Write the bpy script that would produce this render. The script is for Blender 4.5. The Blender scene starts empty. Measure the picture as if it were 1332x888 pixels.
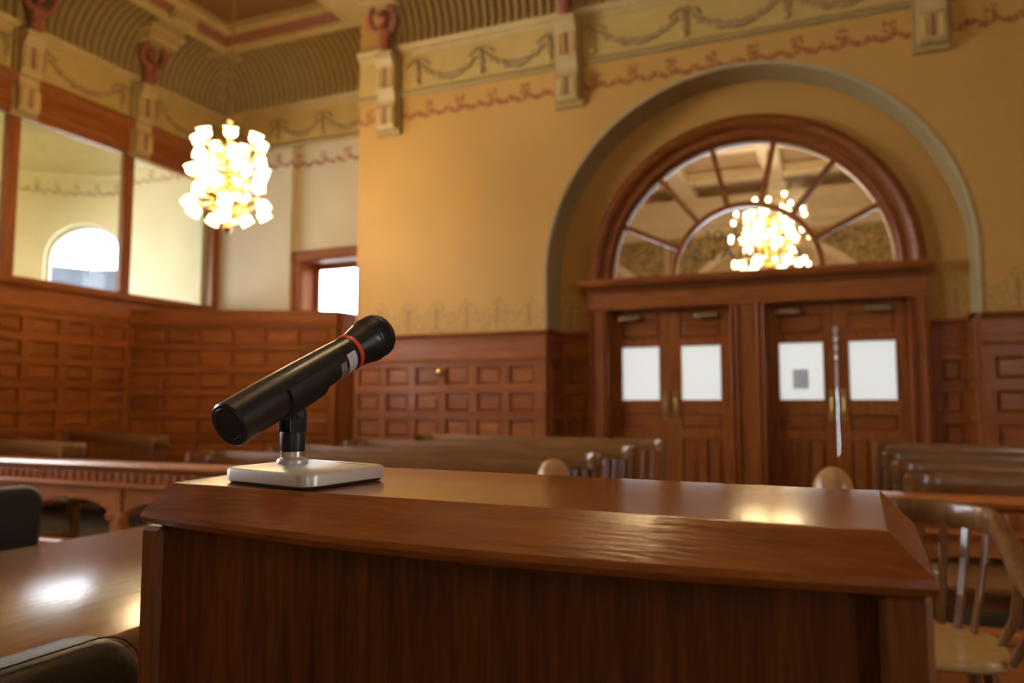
import bpy, bmesh, math, random
from mathutils import Vector, Matrix
random.seed(7)
S = bpy.context.scene
COL = S.collection
PI = math.pi

# ---------------------------------------------------------------- camera
EYE = 1.2
cam_d = bpy.data.cameras.new('camera')
cam = bpy.data.objects.new('camera', cam_d); COL.objects.link(cam)
cam.location = (0, 0, EYE)
cam.rotation_euler = (math.radians(90 + 4.631), 0, math.radians(22.636))
cam_d.sensor_width = 36.0
cam_d.lens = 36.0 * 1000.0 / 1332.0
cam_d.clip_start = 0.02; cam_d.clip_end = 200
cam_d.dof.use_dof = True
cam_d.dof.focus_distance = 0.78
cam_d.dof.aperture_fstop = 5.0
S.camera = cam

# ---------------------------------------------------------------- sky, exposure
W = bpy.data.worlds.new('overcast_sky'); S.world = W
W.use_nodes = True
bg = W.node_tree.nodes['Background']
bg.inputs[0].default_value = (0.88, 0.94, 1.0, 1)
bg.inputs[1].default_value = 18.0
S.view_settings.view_transform = 'Standard'
S.view_settings.look = 'None'
S.view_settings.exposure = -0.22
S.view_settings.gamma = 1.0
S.view_settings.use_curve_mapping = False
S.cycles.use_denoising = True
S.cycles.caustics_reflective = False
S.cycles.caustics_refractive = False
S.cycles.max_bounces = 10
S.cycles.diffuse_bounces = 5
S.cycles.sample_clamp_indirect = 6.0

# sky portals: they only guide daylight through the real window openings
def portal(loc, rot, sx, sy):
    l = bpy.data.lights.new('window_portal', 'AREA'); l.shape = 'RECTANGLE'; l.size = sx; l.size_y = sy
    l.cycles.is_portal = True
    o = bpy.data.objects.new('window_portal', l); COL.objects.link(o)
    o.location = loc; o.rotation_euler = rot
    return o

# room measures
XL, XR = -8.6, 6.5          # left and right wall
YF, YB = -5.0, 8.0          # wall behind the camera, back wall with the doors
YA = 8.96                   # alcove wall
XC = -5.43                  # end of the back wall
ZC = 6.54                   # ceiling
ND = 0.43                   # depth of the door niche
NX, NR, NZ = -0.835, 2.075, 2.60      # niche arch
AX, AR, AZ = -0.826, 1.706, 2.575     # fanlight arch
BWIN = [(3.8, 0.6)]
LWIN = [(0.9, 1.6)]   # tall windows of the left wall, before the glazing starts  # windows behind the camera (x centre, width)
WZ0, WZ1 = 1.0, 4.4
for x, w in BWIN:
    portal((x, YF - 0.05, (WZ0 + WZ1) / 2), (math.radians(90), 0, 0), w, WZ1 - WZ0)
RWIN = [(0.8, 0.8)]
for y, w in RWIN:
    portal((XR + 0.05, y, (WZ0 + WZ1) / 2), (math.radians(90), 0, math.radians(90)), w, WZ1 - WZ0)

for y, w in LWIN:
    portal((XL - 0.25, y, (WZ0 + WZ1) / 2), (math.radians(90), 0, math.radians(-90)), w, WZ1 - WZ0)

# ---------------------------------------------------------------- materials
def nodes_of(name):
    m = bpy.data.materials.new(name); m.use_nodes = True
    nt = m.node_tree
    return m, nt, nt.nodes, nt.links, nt.nodes['Principled BSDF']

def setp(b, **k):
    names = dict(base='Base Color', rough='Roughness', metal='Metallic', spec='Specular IOR Level', coat='Coat Weight',
                 coatr='Coat Roughness', trans='Transmission Weight', ior='IOR', emis='Emission Color', es='Emission Strength', sheen='Sheen Weight')
    for kk, v in k.items():
        b.inputs[names[kk]].default_value = (*v, 1) if isinstance(v, tuple) and len(v) == 3 else v

def ramp(N, stops):
    r = N.new('ShaderNodeValToRGB'); e = r.color_ramp.elements
    e[0].position, e[0].color = stops[0][0], (*stops[0][1], 1)
    e[1].position, e[1].color = stops[-1][0], (*stops[-1][1], 1)
    for p, c in stops[1:-1]:
        n = e.new(p); n.color = (*c, 1)
    return r

def math_n(N, L, op, a, b=None, c=None):
    n = N.new('ShaderNodeMath'); n.operation = op
    for i, v in enumerate((a, b, c)):
        if v is None: continue
        if isinstance(v, (int, float)): n.inputs[i].default_value = v
        else: L.new(v, n.inputs[i])
    return n.outputs[0]

def mixc(N, L, fac, a, b):
    n = N.new('ShaderNodeMix'); n.data_type = 'RGBA'
    for s, v in ((n.inputs[0], fac), (n.inputs[6], a), (n.inputs[7], b)):
        if isinstance(v, (int, float)): s.default_value = v
        elif isinstance(v, tuple): s.default_value = (*v, 1)
        else: L.new(v, s)
    return n.outputs[2]

def wood(name, light, dark, axis='x', rough=0.32, coat=0.35, scale=1.0, vary=0.25, bump=0.06, spec=0.5):
    m, nt, N, L, b = nodes_of(name)
    tc = N.new('ShaderNodeTexCoord'); mp = N.new('ShaderNodeMapping'); oi = N.new('ShaderNodeObjectInfo')
    st = {'x': (0.9, 11, 11), 'y': (11, 0.9, 11), 'z': (11, 11, 0.9)}[axis]
    mp.inputs['Scale'].default_value = tuple(s * scale for s in st)
    L.new(tc.outputs['Object'], mp.inputs['Vector'])
    cmb = N.new('ShaderNodeCombineXYZ')
    off = math_n(N, L, 'MULTIPLY', oi.outputs['Random'], 40.0)
    for i in range(3): L.new(off, cmb.inputs[i])
    L.new(cmb.outputs[0], mp.inputs['Location'])
    n1 = N.new('ShaderNodeTexNoise'); n1.inputs['Scale'].default_value = 1.6; n1.inputs['Detail'].default_value = 5; n1.inputs['Distortion'].default_value = 1.2
    n2 = N.new('ShaderNodeTexNoise'); n2.inputs['Scale'].default_value = 9; n2.inputs['Detail'].default_value = 4
    L.new(mp.outputs[0], n1.inputs['Vector']); L.new(mp.outputs[0], n2.inputs['Vector'])
    s = math_n(N, L, 'ADD', math_n(N, L, 'MULTIPLY', n1.outputs['Fac'], 0.65), math_n(N, L, 'MULTIPLY', n2.outputs['Fac'], 0.35))
    r = ramp(N, [(0.34, dark), (0.5, tuple((a + c) / 2 for a, c in zip(light, dark))), (0.66, light)])
    L.new(s, r.inputs[0])
    hs = N.new('ShaderNodeHueSaturation')
    v = math_n(N, L, 'ADD', math_n(N, L, 'MULTIPLY', oi.outputs['Random'], vary), 1 - vary / 2)
    L.new(v, hs.inputs['Value']); L.new(r.outputs[0], hs.inputs['Color'])
    L.new(hs.outputs[0], b.inputs['Base Color'])
    bp = N.new('ShaderNodeBump'); bp.inputs['Strength'].default_value = bump; bp.inputs['Distance'].default_value = 0.01
    L.new(n2.outputs['Fac'], bp.inputs['Height']); L.new(bp.outputs[0], b.inputs['Normal'])
    setp(b, rough=rough, coat=coat, coatr=0.12, spec=spec)
    return m

def plain(name, base, rough=0.5, metal=0.0, noise=0.0, nscale=6.0, coat=0.0, bump=0.0, spec=0.5):
    m, nt, N, L, b = nodes_of(name)
    setp(b, base=base, rough=rough, metal=metal, coat=coat, spec=spec)
    if noise or bump:
        tc = N.new('ShaderNodeTexCoord'); n = N.new('ShaderNodeTexNoise'); n.inputs['Scale'].default_value = nscale; n.inputs['Detail'].default_value = 5
        L.new(tc.outputs['Object'], n.inputs['Vector'])
        if noise:
            r = ramp(N, [(0.3, tuple(c * (1 - noise) for c in base)), (0.7, tuple(min(1, c * (1 + noise)) for c in base))])
            L.new(n.outputs['Fac'], r.inputs[0]); L.new(r.outputs[0], b.inputs['Base Color'])
        if bump:
            bp = N.new('ShaderNodeBump'); bp.inputs['Strength'].default_value = bump; bp.inputs['Distance'].default_value = 0.01
            L.new(n.outputs['Fac'], bp.inputs['Height']); L.new(bp.outputs[0], b.inputs['Normal'])
    return m

def stencil_plaster(name, base, lower=True, upper=True, low_c=(0.36, 0.235, 0.085), up_c=(0.33, 0.085, 0.035), lz=2.03, uz=4.70):
    """painted plaster with flat stencilled borders: a lacy one above the wainscot, a red one under the frieze"""
    m, nt, N, L, b = nodes_of(name)
    g = N.new('ShaderNodeNewGeometry'); sp = N.new('ShaderNodeSeparateXYZ'); L.new(g.outputs['Position'], sp.inputs[0])
    z = sp.outputs[2]; s = math_n(N, L, 'ADD', sp.outputs[0], sp.outputs[1])
    no = N.new('ShaderNodeTexNoise'); no.inputs['Scale'].default_value = 1.1; no.inputs['Detail'].default_value = 4
    L.new(g.outputs['Position'], no.inputs['Vector'])
    r = ramp(N, [(0.3, tuple(c * 0.93 for c in base)), (0.7, tuple(min(1, c * 1.05) for c in base))]); L.new(no.outputs['Fac'], r.inputs[0])
    col = r.outputs[0]
    def band(v, c, h): # 1 inside |v-c|<h
        return math_n(N, L, 'LESS_THAN', math_n(N, L, 'ABSOLUTE', math_n(N, L, 'SUBTRACT', v, c)), h)
    fine = N.new('ShaderNodeTexNoise'); fine.inputs['Scale'].default_value = 26; fine.inputs['Detail'].default_value = 2; L.new(g.outputs['Position'], fine.inputs['Vector'])
    if lower:
        vo = N.new('ShaderNodeTexVoronoi'); vo.feature = 'DISTANCE_TO_EDGE'; vo.inputs['Scale'].default_value = 17
        wv = N.new('ShaderNodeTexNoise'); wv.inputs['Scale'].default_value = 9
        L.new(g.outputs['Position'], wv.inputs['Vector'])
        va = N.new('ShaderNodeVectorMath'); va.operation = 'MULTIPLY_ADD'; L.new(wv.outputs['Color'], va.inputs[0]); va.inputs[1].default_value = (0.12,) * 3; L.new(g.outputs['Position'], va.inputs[2])
        L.new(va.outputs[0], vo.inputs['Vector'])
        lace = math_n(N, L, 'LESS_THAN', vo.outputs['Distance'], 0.085)
        # height envelope follows the repeat of the motif
        t = math_n(N, L, 'ABSOLUTE', math_n(N, L, 'SINE', math_n(N, L, 'MULTIPLY', s, PI / 0.39)))
        topz = math_n(N, L, 'ADD', math_n(N, L, 'MULTIPLY', math_n(N, L, 'POWER', t, 2.5), 0.16), lz + 0.24)
        inside = math_n(N, L, 'MULTIPLY', math_n(N, L, 'GREATER_THAN', z, lz - 0.1), math_n(N, L, 'LESS_THAN', z, topz))
        f = math_n(N, L, 'MULTIPLY', math_n(N, L, 'MULTIPLY', lace, inside), 0.6)
        col = mixc(N, L, f, col, low_c)
        fr = math_n(N, L, 'FRACT', math_n(N, L, 'ADD', math_n(N, L, 'DIVIDE', s, 0.39), math_n(N, L, 'MULTIPLY', fine.outputs['Fac'], 0.12)))
        stem = math_n(N, L, 'MULTIPLY', band(fr, 0.55, 0.035), band(z, lz + 0.16, 0.13))
        col = mixc(N, L, math_n(N, L, 'MULTIPLY', stem, 0.5), col, (0.26, 0.10, 0.045))
    if upper:
        ph = math_n(N, L, 'MULTIPLY', s, 2 * PI / 0.42)
        wave = math_n(N, L, 'MULTIPLY', math_n(N, L, 'SINE', math_n(N, L, 'MULTIPLY', ph, 2.0)), 0.018)
        zz = math_n(N, L, 'SUBTRACT', z, wave)
        vine = math_n(N, L, 'MULTIPLY', band(zz, uz + 0.02, 0.034), math_n(N, L, 'GREATER_THAN', fine.outputs['Fac'], 0.43))
        fr = math_n(N, L, 'FRACT', math_n(N, L, 'DIVIDE', s, 0.42))
        pal = math_n(N, L, 'MULTIPLY', math_n(N, L, 'MULTIPLY', band(fr, 0.5, 0.14), band(z, uz + 0.12, 0.065)), math_n(N, L, 'GREATER_THAN', fine.outputs['Fac'], 0.49))
        tri = math_n(N, L, 'MULTIPLY', math_n(N, L, 'MULTIPLY', band(fr, 0.0, 0.12), band(z, uz + 0.05, 0.03)), math_n(N, L, 'GREATER_THAN', fine.outputs['Fac'], 0.47))
        f = math_n(N, L, 'MULTIPLY', math_n(N, L, 'MAXIMUM', math_n(N, L, 'MAXIMUM', vine, pal), tri), 0.8)
        col = mixc(N, L, f, col, up_c)
        # warmer ground behind the red border
        gr = math_n(N, L, 'MULTIPLY', math_n(N, L, 'MULTIPLY', math_n(N, L, 'GREATER_THAN', z, uz), math_n(N, L, 'LESS_THAN', z, 5.0)), 0.3)
    L.new(col, b.inputs['Base Color'])
    setp(b, rough=0.55, spec=0.3)
    return m

OAK_L, OAK_D = (0.40, 0.125, 0.025), (0.21, 0.056, 0.010)
M = {}
M['oak_h'] = wood('oak_horizontal', OAK_L, OAK_D, 'x', rough=0.42, coat=0.08, vary=0.3, spec=0.3)
M['oak_v'] = wood('oak_vertical', OAK_L, OAK_D, 'z', rough=0.42, coat=0.08, vary=0.12, spec=0.3)
M['oak_y'] = wood('oak_along_y', OAK_L, OAK_D, 'y', rough=0.42, coat=0.08, vary=0.12, spec=0.3)
M['pew'] = wood('pew_wood', (0.31, 0.14, 0.042), (0.16, 0.066, 0.019), 'x', rough=0.28, coat=0.5, vary=0.15)
M['pew_v'] = wood('pew_wood_upright', (0.22, 0.10, 0.032), (0.11, 0.045, 0.014), 'z', rough=0.3, coat=0.4, vary=0.15)
M['rail'] = wood('bar_rail_wood', (0.68, 0.225, 0.045), (0.44, 0.13, 0.024), 'x', rough=0.3, coat=0.4, vary=0.1)
M['rail_v'] = wood('bar_post_wood', (0.68, 0.225, 0.045), (0.44, 0.13, 0.024), 'z', rough=0.3, coat=0.4, vary=0.1)
M['finial'] = wood('finial_wood', (0.52, 0.27, 0.12), (0.36, 0.17, 0.07), 'z', rough=0.35, coat=0.2)
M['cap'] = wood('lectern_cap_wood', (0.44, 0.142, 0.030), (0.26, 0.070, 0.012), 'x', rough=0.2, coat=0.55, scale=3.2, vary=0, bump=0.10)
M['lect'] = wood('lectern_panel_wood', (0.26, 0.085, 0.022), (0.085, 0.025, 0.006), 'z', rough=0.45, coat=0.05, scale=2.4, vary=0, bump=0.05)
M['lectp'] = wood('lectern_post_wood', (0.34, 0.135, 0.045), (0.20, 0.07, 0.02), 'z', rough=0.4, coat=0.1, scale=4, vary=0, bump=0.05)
M['table'] = wood('table_wood', (0.36, 0.155, 0.05), (0.22, 0.085, 0.026), 'y', rough=0.18, coat=0.0, scale=1.4, vary=0, bump=0.05, spec=0.9)
M['chair'] = wood('chair_wood', (0.27, 0.125, 0.04), (0.14, 0.06, 0.018), 'z', rough=0.3, coat=0.5, scale=2, vary=0.1)
M['seatply'] = wood('chair_seat_wood', (0.58, 0.36, 0.115), (0.46, 0.27, 0.078), 'x', rough=0.4, coat=0.2, scale=1.2, vary=0)
M['plaster'] = stencil_plaster('ochre_plaster', (0.62, 0.365, 0.10))
M['plaster_a'] = stencil_plaster('buff_alcove_plaster', (0.70, 0.60, 0.39), lower=False)
M['plaster_n'] = stencil_plaster('ochre_niche_plaster', (0.60, 0.345, 0.092), upper=False)
M['plaster_s'] = plain('sage_reveal_plaster', (0.46, 0.38, 0.20), 0.6, noise=0.05)
M['frieze'] = plain('frieze_plaster', (0.62, 0.44, 0.14), 0.55, noise=0.05)
M['mould'] = plain('cream_moulding', (0.58, 0.43, 0.18), 0.5, noise=0.08)
M['mould_d'] = plain('olive_moulding', (0.42, 0.30, 0.115), 0.5, noise=0.08)
M['cove'] = plain('cove_plaster', (0.48, 0.335, 0.125), 0.5, noise=0.05)
M['groove_shade'] = plain('flute_groove_shade', (0.29, 0.19, 0.072), 0.55, noise=0.05)
M['redband'] = plain('red_painted_band', (0.34, 0.13, 0.065), 0.5, noise=0.1)
M['brownceil'] = plain('brown_ceiling_paint', (0.27, 0.135, 0.045), 0.6, noise=0.05)
M['creamceil'] = plain('cream_ceiling_paint', (0.66, 0.52, 0.24), 0.6, noise=0.05)
M['terracotta'] = plain('terracotta_paint', (0.33, 0.10, 0.055), 0.45, noise=0.4, nscale=20)
M['garland'] = plain('garland_relief', (0.42, 0.29, 0.115), 0.55, noise=0.35, nscale=30)
M['gold'] = plain('gilded_plaster', (0.80, 0.58, 0.24), 0.35, 0.5)
M['brass'] = plain('aged_brass', (0.55, 0.38, 0.14), 0.32, 1.0, noise=0.2, nscale=15)
M['brass_l'] = plain('polished_brass', (0.85, 0.58, 0.22), 0.25, 1.0)
M['bronze'] = plain('bronze_closer', (0.30, 0.21, 0.11), 0.4, 0.7)
M['chrome'] = plain('chrome', (0.85, 0.86, 0.88), 0.12, 1.0)
M['black'] = plain('black_microphone_lacquer', (0.013, 0.013, 0.015), 0.36, coat=0.25, spec=0.5)
M['blackp'] = plain('black_plastic', (0.014, 0.014, 0.016), 0.42, bump=0.03, nscale=80)
M['blackg'] = plain('black_grille_paint', (0.09, 0.09, 0.095), 0.35, 0.5)
M['red'] = plain('red_band_plastic', (0.92, 0.07, 0.045), 0.4)
M['sticker'] = plain('white_sticker', (0.78, 0.80, 0.84), 0.5, noise=0.05, nscale=80)
M['residue'] = plain('tape_residue', (0.30, 0.26, 0.19), 0.8, noise=0.45, nscale=260)
M['plate'] = plain('champagne_metal', (0.74, 0.71, 0.65), 0.36, 0.35, noise=0.03, nscale=60)
M['etch'] = plain('dark_etching', (0.05, 0.05, 0.05), 0.6)
M['nickel'] = plain('bright_nickel', (0.86, 0.86, 0.87), 0.22, 1.0)
M['rubber'] = plain('rubber_foot', (0.01, 0.01, 0.01), 0.8)
M['leather'] = plain('black_leather', (0.022, 0.024, 0.027), 0.42, bump=0.15, nscale=120)
M['leather_b'] = plain('dark_brown_leather', (0.030, 0.025, 0.018), 0.4, bump=0.15, nscale=120)
M['carpet'] = plain('dark_olive_carpet', (0.075, 0.06, 0.035), 0.95, noise=0.5, nscale=40)
M['outer'] = plain('pale_room_paint', (0.74, 0.68, 0.44), 0.6, noise=0.04)
M['outer_ceil'] = plain('sage_room_ceiling', (0.60, 0.56, 0.38), 0.6)
M['white'] = plain('white_painted_wood', (0.8, 0.8, 0.8), 0.5)
M['hallwall'] = plain('hall_plaster', (0.60, 0.46, 0.31), 0.55, noise=0.06)
M['halllight'] = plain('hall_cream_moulding', (0.76, 0.65, 0.48), 0.5, noise=0.05)
M['hallorn'] = plain('hall_gold_ornament', (0.36, 0.27, 0.13), 0.5, noise=0.6, nscale=14)

M['letter'] = plain('dark_gilt_lettering', (0.05, 0.035, 0.015), 0.5)
M['greybuild'] = plain('slate_blue_building', (0.022, 0.026, 0.034), 0.9, noise=0.4, nscale=2)

def glass_mat(name, refl=1.0, tint=(1, 1, 1), rough=0.0):
    m, nt, N, L, b = nodes_of(name); N.remove(b)
    out = N['Material Output']; t = N.new('ShaderNodeBsdfTransparent'); g = N.new('ShaderNodeBsdfGlossy'); mx = N.new('ShaderNodeMixShader')
    fr = N.new('ShaderNodeFresnel'); fr.inputs[0].default_value = 1.35
    t.inputs[0].default_value = (*tint, 1); g.inputs['Roughness'].default_value = rough
    L.new(math_n(N, L, 'MULTIPLY', fr.outputs[0], refl), mx.inputs[0]); L.new(t.outputs[0], mx.inputs[1]); L.new(g.outputs[0], mx.inputs[2]); L.new(mx.outputs[0], out.inputs[0])
    return m
M['glass'] = glass_mat('clear_window_glass', 0.7)
def frosted(name, c):
    m, nt, N, L, b = nodes_of(name); N.remove(b)
    out = N['Material Output']; t = N.new('ShaderNodeBsdfTranslucent'); g = N.new('ShaderNodeBsdfDiffuse'); mx = N.new('ShaderNodeMixShader')
    t.inputs[0].default_value = (*c, 1); g.inputs[0].default_value = (*c, 1); mx.inputs[0].default_value = 0.12
    L.new(t.outputs[0], mx.inputs[1]); L.new(g.outputs[0], mx.inputs[2]); L.new(mx.outputs[0], out.inputs[0])
    return m
M['paper'] = frosted('paper_notice', (0.62, 0.61, 0.62))
M['frost'] = frosted('frosted_glass', (0.92, 0.95, 0.95))
def lamp_glass(name, c, e):
    m, nt, N, L, b = nodes_of(name)
    setp(b, base=(0.9, 0.82, 0.65), rough=0.3, emis=c, es=e)
    return m
M['shade'] = lamp_glass('lit_glass_shade', (1.0, 0.78, 0.46), 6.0)
M['bulb'] = lamp_glass('lit_bulb', (1.0, 0.74, 0.42), 14.0)

# ---------------------------------------------------------------- mesh helpers
class MB:
    def __init__(s): s.bm = bmesh.new()
    def box(s, x0, x1, y0, y1, z0, z1, bev=0.0, seg=1):
        vs = [s.bm.verts.new((x, y, z)) for x in (x0, x1) for y in (y0, y1) for z in (z0, z1)]
        fs = [s.bm.faces.new([vs[i] for i in f]) for f in ((0, 1, 3, 2), (4, 6, 7, 5), (0, 4, 5, 1), (2, 3, 7, 6), (0, 2, 6, 4), (1, 5, 7, 3))]
        if bev:
            es = list({e for f in fs for e in f.edges})
            bmesh.ops.bevel(s.bm, geom=es, offset=bev, segments=seg, profile=0.5, affect='EDGES')
        return s
    def poly(s, pts): s.bm.faces.new([s.bm.verts.new(p) for p in pts]); return s
    def strip(s, rows, closed_u=False, closed_v=False):
        V = [[s.bm.verts.new(p) for p in r] for r in rows]
        n = len(V); k = len(V[0])
        for i in range(n if closed_u else n - 1):
            for j in range(k if closed_v else k - 1):
                s.bm.faces.new((V[i][j], V[(i + 1) % n][j], V[(i + 1) % n][(j + 1) % k], V[i][(j + 1) % k]))
        return V
    def sweep(s, path, prof, caps=True):
        """prof: list of (n, z) or a function i -> list; n is to the left of the path in plan"""
        rows = []
        for i, p in enumerate(path):
            a = Vector(path[max(0, i - 1)]); b = Vector(path[min(len(path) - 1, i + 1)])
            t = b - a; t.z = 0; t.normalize(); nn = Vector((-t.y, t.x, 0))
            pr = prof(i) if callable(prof) else prof
            rows.append([Vector(p) + nn * u + Vector((0, 0, v)) for u, v in pr])
        V = s.strip(rows, closed_v=True)
        if caps: s.bm.faces.new(V[0][::-1]); s.bm.faces.new(V[-1])
        return s
    def tube(s, path, r, seg=8, caps=True):
        rows = []; P = [Vector(p) for p in path]; up = None
        for i, p in enumerate(P):
            t = (P[min(i + 1, len(P) - 1)] - P[max(i - 1, 0)]).normalized()
            if up is None: up = t.orthogonal().normalized()
            up = (up - t * up.dot(t)).normalized(); sd = t.cross(up)
            rr = r[i] if isinstance(r, (list, tuple)) else r
            rows.append([p + (up * math.cos(2 * PI * k / seg) + sd * math.sin(2 * PI * k / seg)) * rr for k in range(seg)])
        V = s.strip(rows, closed_v=True)
        if caps: s.bm.faces.new(V[0][::-1]); s.bm.faces.new(V[-1])
        return s
    def lathe(s, prof, seg=16, mat=Matrix.Identity(4)):
        """prof: list of (r, z)"""
        rows = [[mat @ Vector((r * math.cos(2 * PI * k / seg), r * math.sin(2 * PI * k / seg), z)) for k in range(seg)] for r, z in prof]
        V = s.strip(rows, closed_v=True)
        if prof[0][0] > 1e-6: s.bm.faces.new(V[0][::-1])
        if prof[-1][0] > 1e-6: s.bm.faces.new(V[-1])
        return s
    def prism(s, pts2, place, d):
        """extrude a 2-d outline; place(u, v, w) -> point, w in (0, d)"""
        a = [s.bm.verts.new(place(u, v, 0)) for u, v in pts2]; b = [s.bm.verts.new(place(u, v, d)) for u, v in pts2]
        n = len(a); s.bm.faces.new(a[::-1]); s.bm.faces.new(b)
        for i in range(n): s.bm.faces.new((a[i], a[(i + 1) % n], b[(i + 1) % n], b[i]))
        return s
    def sphere(s, c, r, sc=(1, 1, 1), u=10, v=7):
        m = Matrix.Translation(c) @ Matrix.Diagonal((*sc, 1))
        bmesh.ops.create_uvsphere(s.bm, u_segments=u, v_segments=v, radius=r, matrix=m); return s
    def mesh(s, name, mat, smooth=False, bev=0.0, seg=2, sharp=38):
        bmesh.ops.remove_doubles(s.bm, verts=s.bm.verts, dist=1e-6)
        if bev:
            es = [e for e in s.bm.edges if len(e.link_faces) == 2 and e.calc_face_angle(0) > 0.5]
            bmesh.ops.bevel(s.bm, geom=es, offset=bev, segments=seg, profile=0.5, affect='EDGES', clamp_overlap=True)
        bmesh.ops.recalc_face_normals(s.bm, faces=s.bm.faces)
        me = bpy.data.meshes.new(name); s.bm.to_mesh(me); s.bm.free()
        me.materials.append(M[mat] if isinstance(mat, str) else mat)
        if smooth:
            for p in me.polygons: p.use_smooth = True
            try: me.set_sharp_from_angle(angle=math.radians(sharp))
            except Exception: pass
        return me
    def build(s, name, mat, parent=None, smooth=False, bev=0.0, seg=2, loc=None, rotz=0, sharp=38):
        return link(name, s.mesh(name, mat, smooth, bev, seg, sharp), parent, loc, rotz)

def link(name, me, parent=None, loc=None, rotz=0):
    o = bpy.data.objects.new(name, me); COL.objects.link(o)
    if parent: o.parent = parent
    if loc is not None: o.location = loc
    if rotz: o.rotation_euler = (0, 0, rotz)
    return o
def empty(name, loc=(0, 0, 0), rotz=0):
    o = bpy.data.objects.new(name, None); COL.objects.link(o); o.location = loc; o.rotation_euler = (0, 0, rotz); o.empty_display_size = 0.1
    return o
def tag(o, label, cat, group=None):
    o['label'] = label; o['category'] = cat
    if group: o['group'] = group
    return o
def struct(o): o['kind'] = 'structure'; return o
def copy_tree(o, parent=None):
    c = o.copy(); COL.objects.link(c); c.parent = parent
    for ch in list(o.children): copy_tree(ch, c)
    return c
def arc(cx, cz, r, a0, a1, n): return [(cx + r * math.cos(a0 + (a1 - a0) * i / n), cz + r * math.sin(a0 + (a1 - a0) * i / n)) for i in range(n + 1)]

# ================================================================ SETTING
struct(MB().box(-14, 9, -8, 16, -0.2, 0).build('floor', 'carpet'))

# back wall with the arched niche: front face, arch soffit with a soft edge, end face
ARCN = 48
b = MB()
b.box(XC, NX - NR, YB, YB + 0.6, 0, ZC)
b.box(NX + NR, XR + 0.2, YB, YB + 0.6, 0, ZC)
pts = arc(NX, NZ, NR, PI, 0, ARCN)
for dy in (YB, YB + 0.6):
    rows = [[(x, dy, z) for x, z in pts], [(x, dy, ZC) for x, z in pts]]
    b.strip(rows)
struct(b.build('wall_back', 'plaster'))
# sage coloured reveal of the niche arch (rounded roll, then the soffit)
b = MB()
prof = [(0.035, -0.012), (0.02, -0.014), (0.004, -0.006), (0.0, 0.012), (-0.002, 0.05), (-0.002, ND)]
full = [(NX - NR, 2.03)] + arc(NX, NZ, NR, PI, 0, ARCN) + [(NX + NR, 2.03)]
rows = []
for i, (x, z) in enumerate(full):
    if i == 0: n = Vector((-1, 0, 0))
    elif i == len(full) - 1: n = Vector((1, 0, 0))
    else: n = Vector((x - NX, 0, z - NZ)).normalized()
    rows.append([Vector((x, YB + v, z)) + n * u for u, v in prof])
b.strip(rows)
struct(b.build('trim_1', 'plaster_s', smooth=True))
# niche back plane around the fanlight frame
b = MB()
out_ = [(NX - NR, 0), (NX - NR, 2.0)] + arc(NX, NZ, NR, PI, 0, ARCN) + [(NX + NR, 2.0), (NX + NR, 0)]
inn_ = [(AX - AR + .04, 0), (AX - AR + .04, 2.0)] + arc(AX, AZ, AR - .04, PI, 0, ARCN) + [(AX + AR - .04, 2.0), (AX + AR - .04, 0)]
b.strip([[(x, YB + ND, z) for x, z in out_], [(x, YB + ND, z) for x, z in inn_], [(x, YB + ND + 0.17, z) for x, z in inn_]])
struct(b.build('wall_niche', 'plaster_n'))

# alcove wall with recessed bay and its window opening
RX0, RY = -7.24, YA + 0.11
WX0, WX1, WA0, WA1 = -7.12, -5.85, 2.1, 3.28
b = MB()
b.box(XL - 0.2, RX0, YA, YA + 0.5, 0, ZC)
b.box(RX0, WX0, RY, RY + 0.4, 0, ZC); b.box(WX1, XC, RY, RY + 0.4, 0, ZC)
b.box(WX0, WX1, RY, RY + 0.4, 0, WA0); b.box(WX0, WX1, RY, RY + 0.4, WA1, ZC)
b.box(RX0, XC, YA, RY + .02, 5.0, ZC)
struct(b.build('wall_alcove', 'plaster_a'))
b = MB(); b.box(XC, XC + 0.3, YB + 0.6, RY + 0.4, 0, ZC); struct(b.build('wall_alcove_return', 'plaster'))

# left wall: oak below and glazing above
WL0, WL1, LZ0, LZ1 = 2.0, 8.9, 2.66, 4.52
b = MB()
b.box(XL - 0.16, XL, WL0 - .1, YA, 0, LZ0 - 0.05); b.box(XL - 0.16, XL, WL0 - .1, YA, LZ1 + 0.05, ZC)
b.box(XL - 0.16, XL, WL0 - .1, WL0, LZ0 - .05, LZ1 + .05); b.box(XL - 0.16, XL, WL1 + .06, YA, LZ0 - .05, LZ1 + .05)
struct(b.build('wall_left', 'plaster'))
# wall behind the camera and right wall, with tall windows
def wall_windows(name, along, c, lo, hi, wins, th):
    b = MB()
    def bx(u0, u1, z0, z1):
        if along == 'x': b.box(u0, u1, min(c, c + th), max(c, c + th), z0, z1)
        else: b.box(min(c, c + th), max(c, c + th), u0, u1, z0, z1)
    u = lo
    for x, w in sorted(wins):
        bx(u, x - w / 2, 0, ZC); bx(x - w / 2, x + w / 2, 0, WZ0); bx(x - w / 2, x + w / 2, WZ1, ZC); u = x + w / 2
    bx(u, hi, 0, ZC)
    return struct(b.build(name, 'plaster_f'))
M['plaster_f'] = plain('ochre_plaster_plain', (0.68, 0.40, 0.12), 0.55, noise=0.06, nscale=1.2)
wall_windows('wall_front', 'x', YF, XL, XR, BWIN, -0.3)
wall_windows('wall_left_front', 'y', XL, YF, WL0 - .1, LWIN, -0.2)
wall_windows('wall_right', 'y', XR, YF, YB, RWIN, 0.3)
wn = 10
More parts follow.
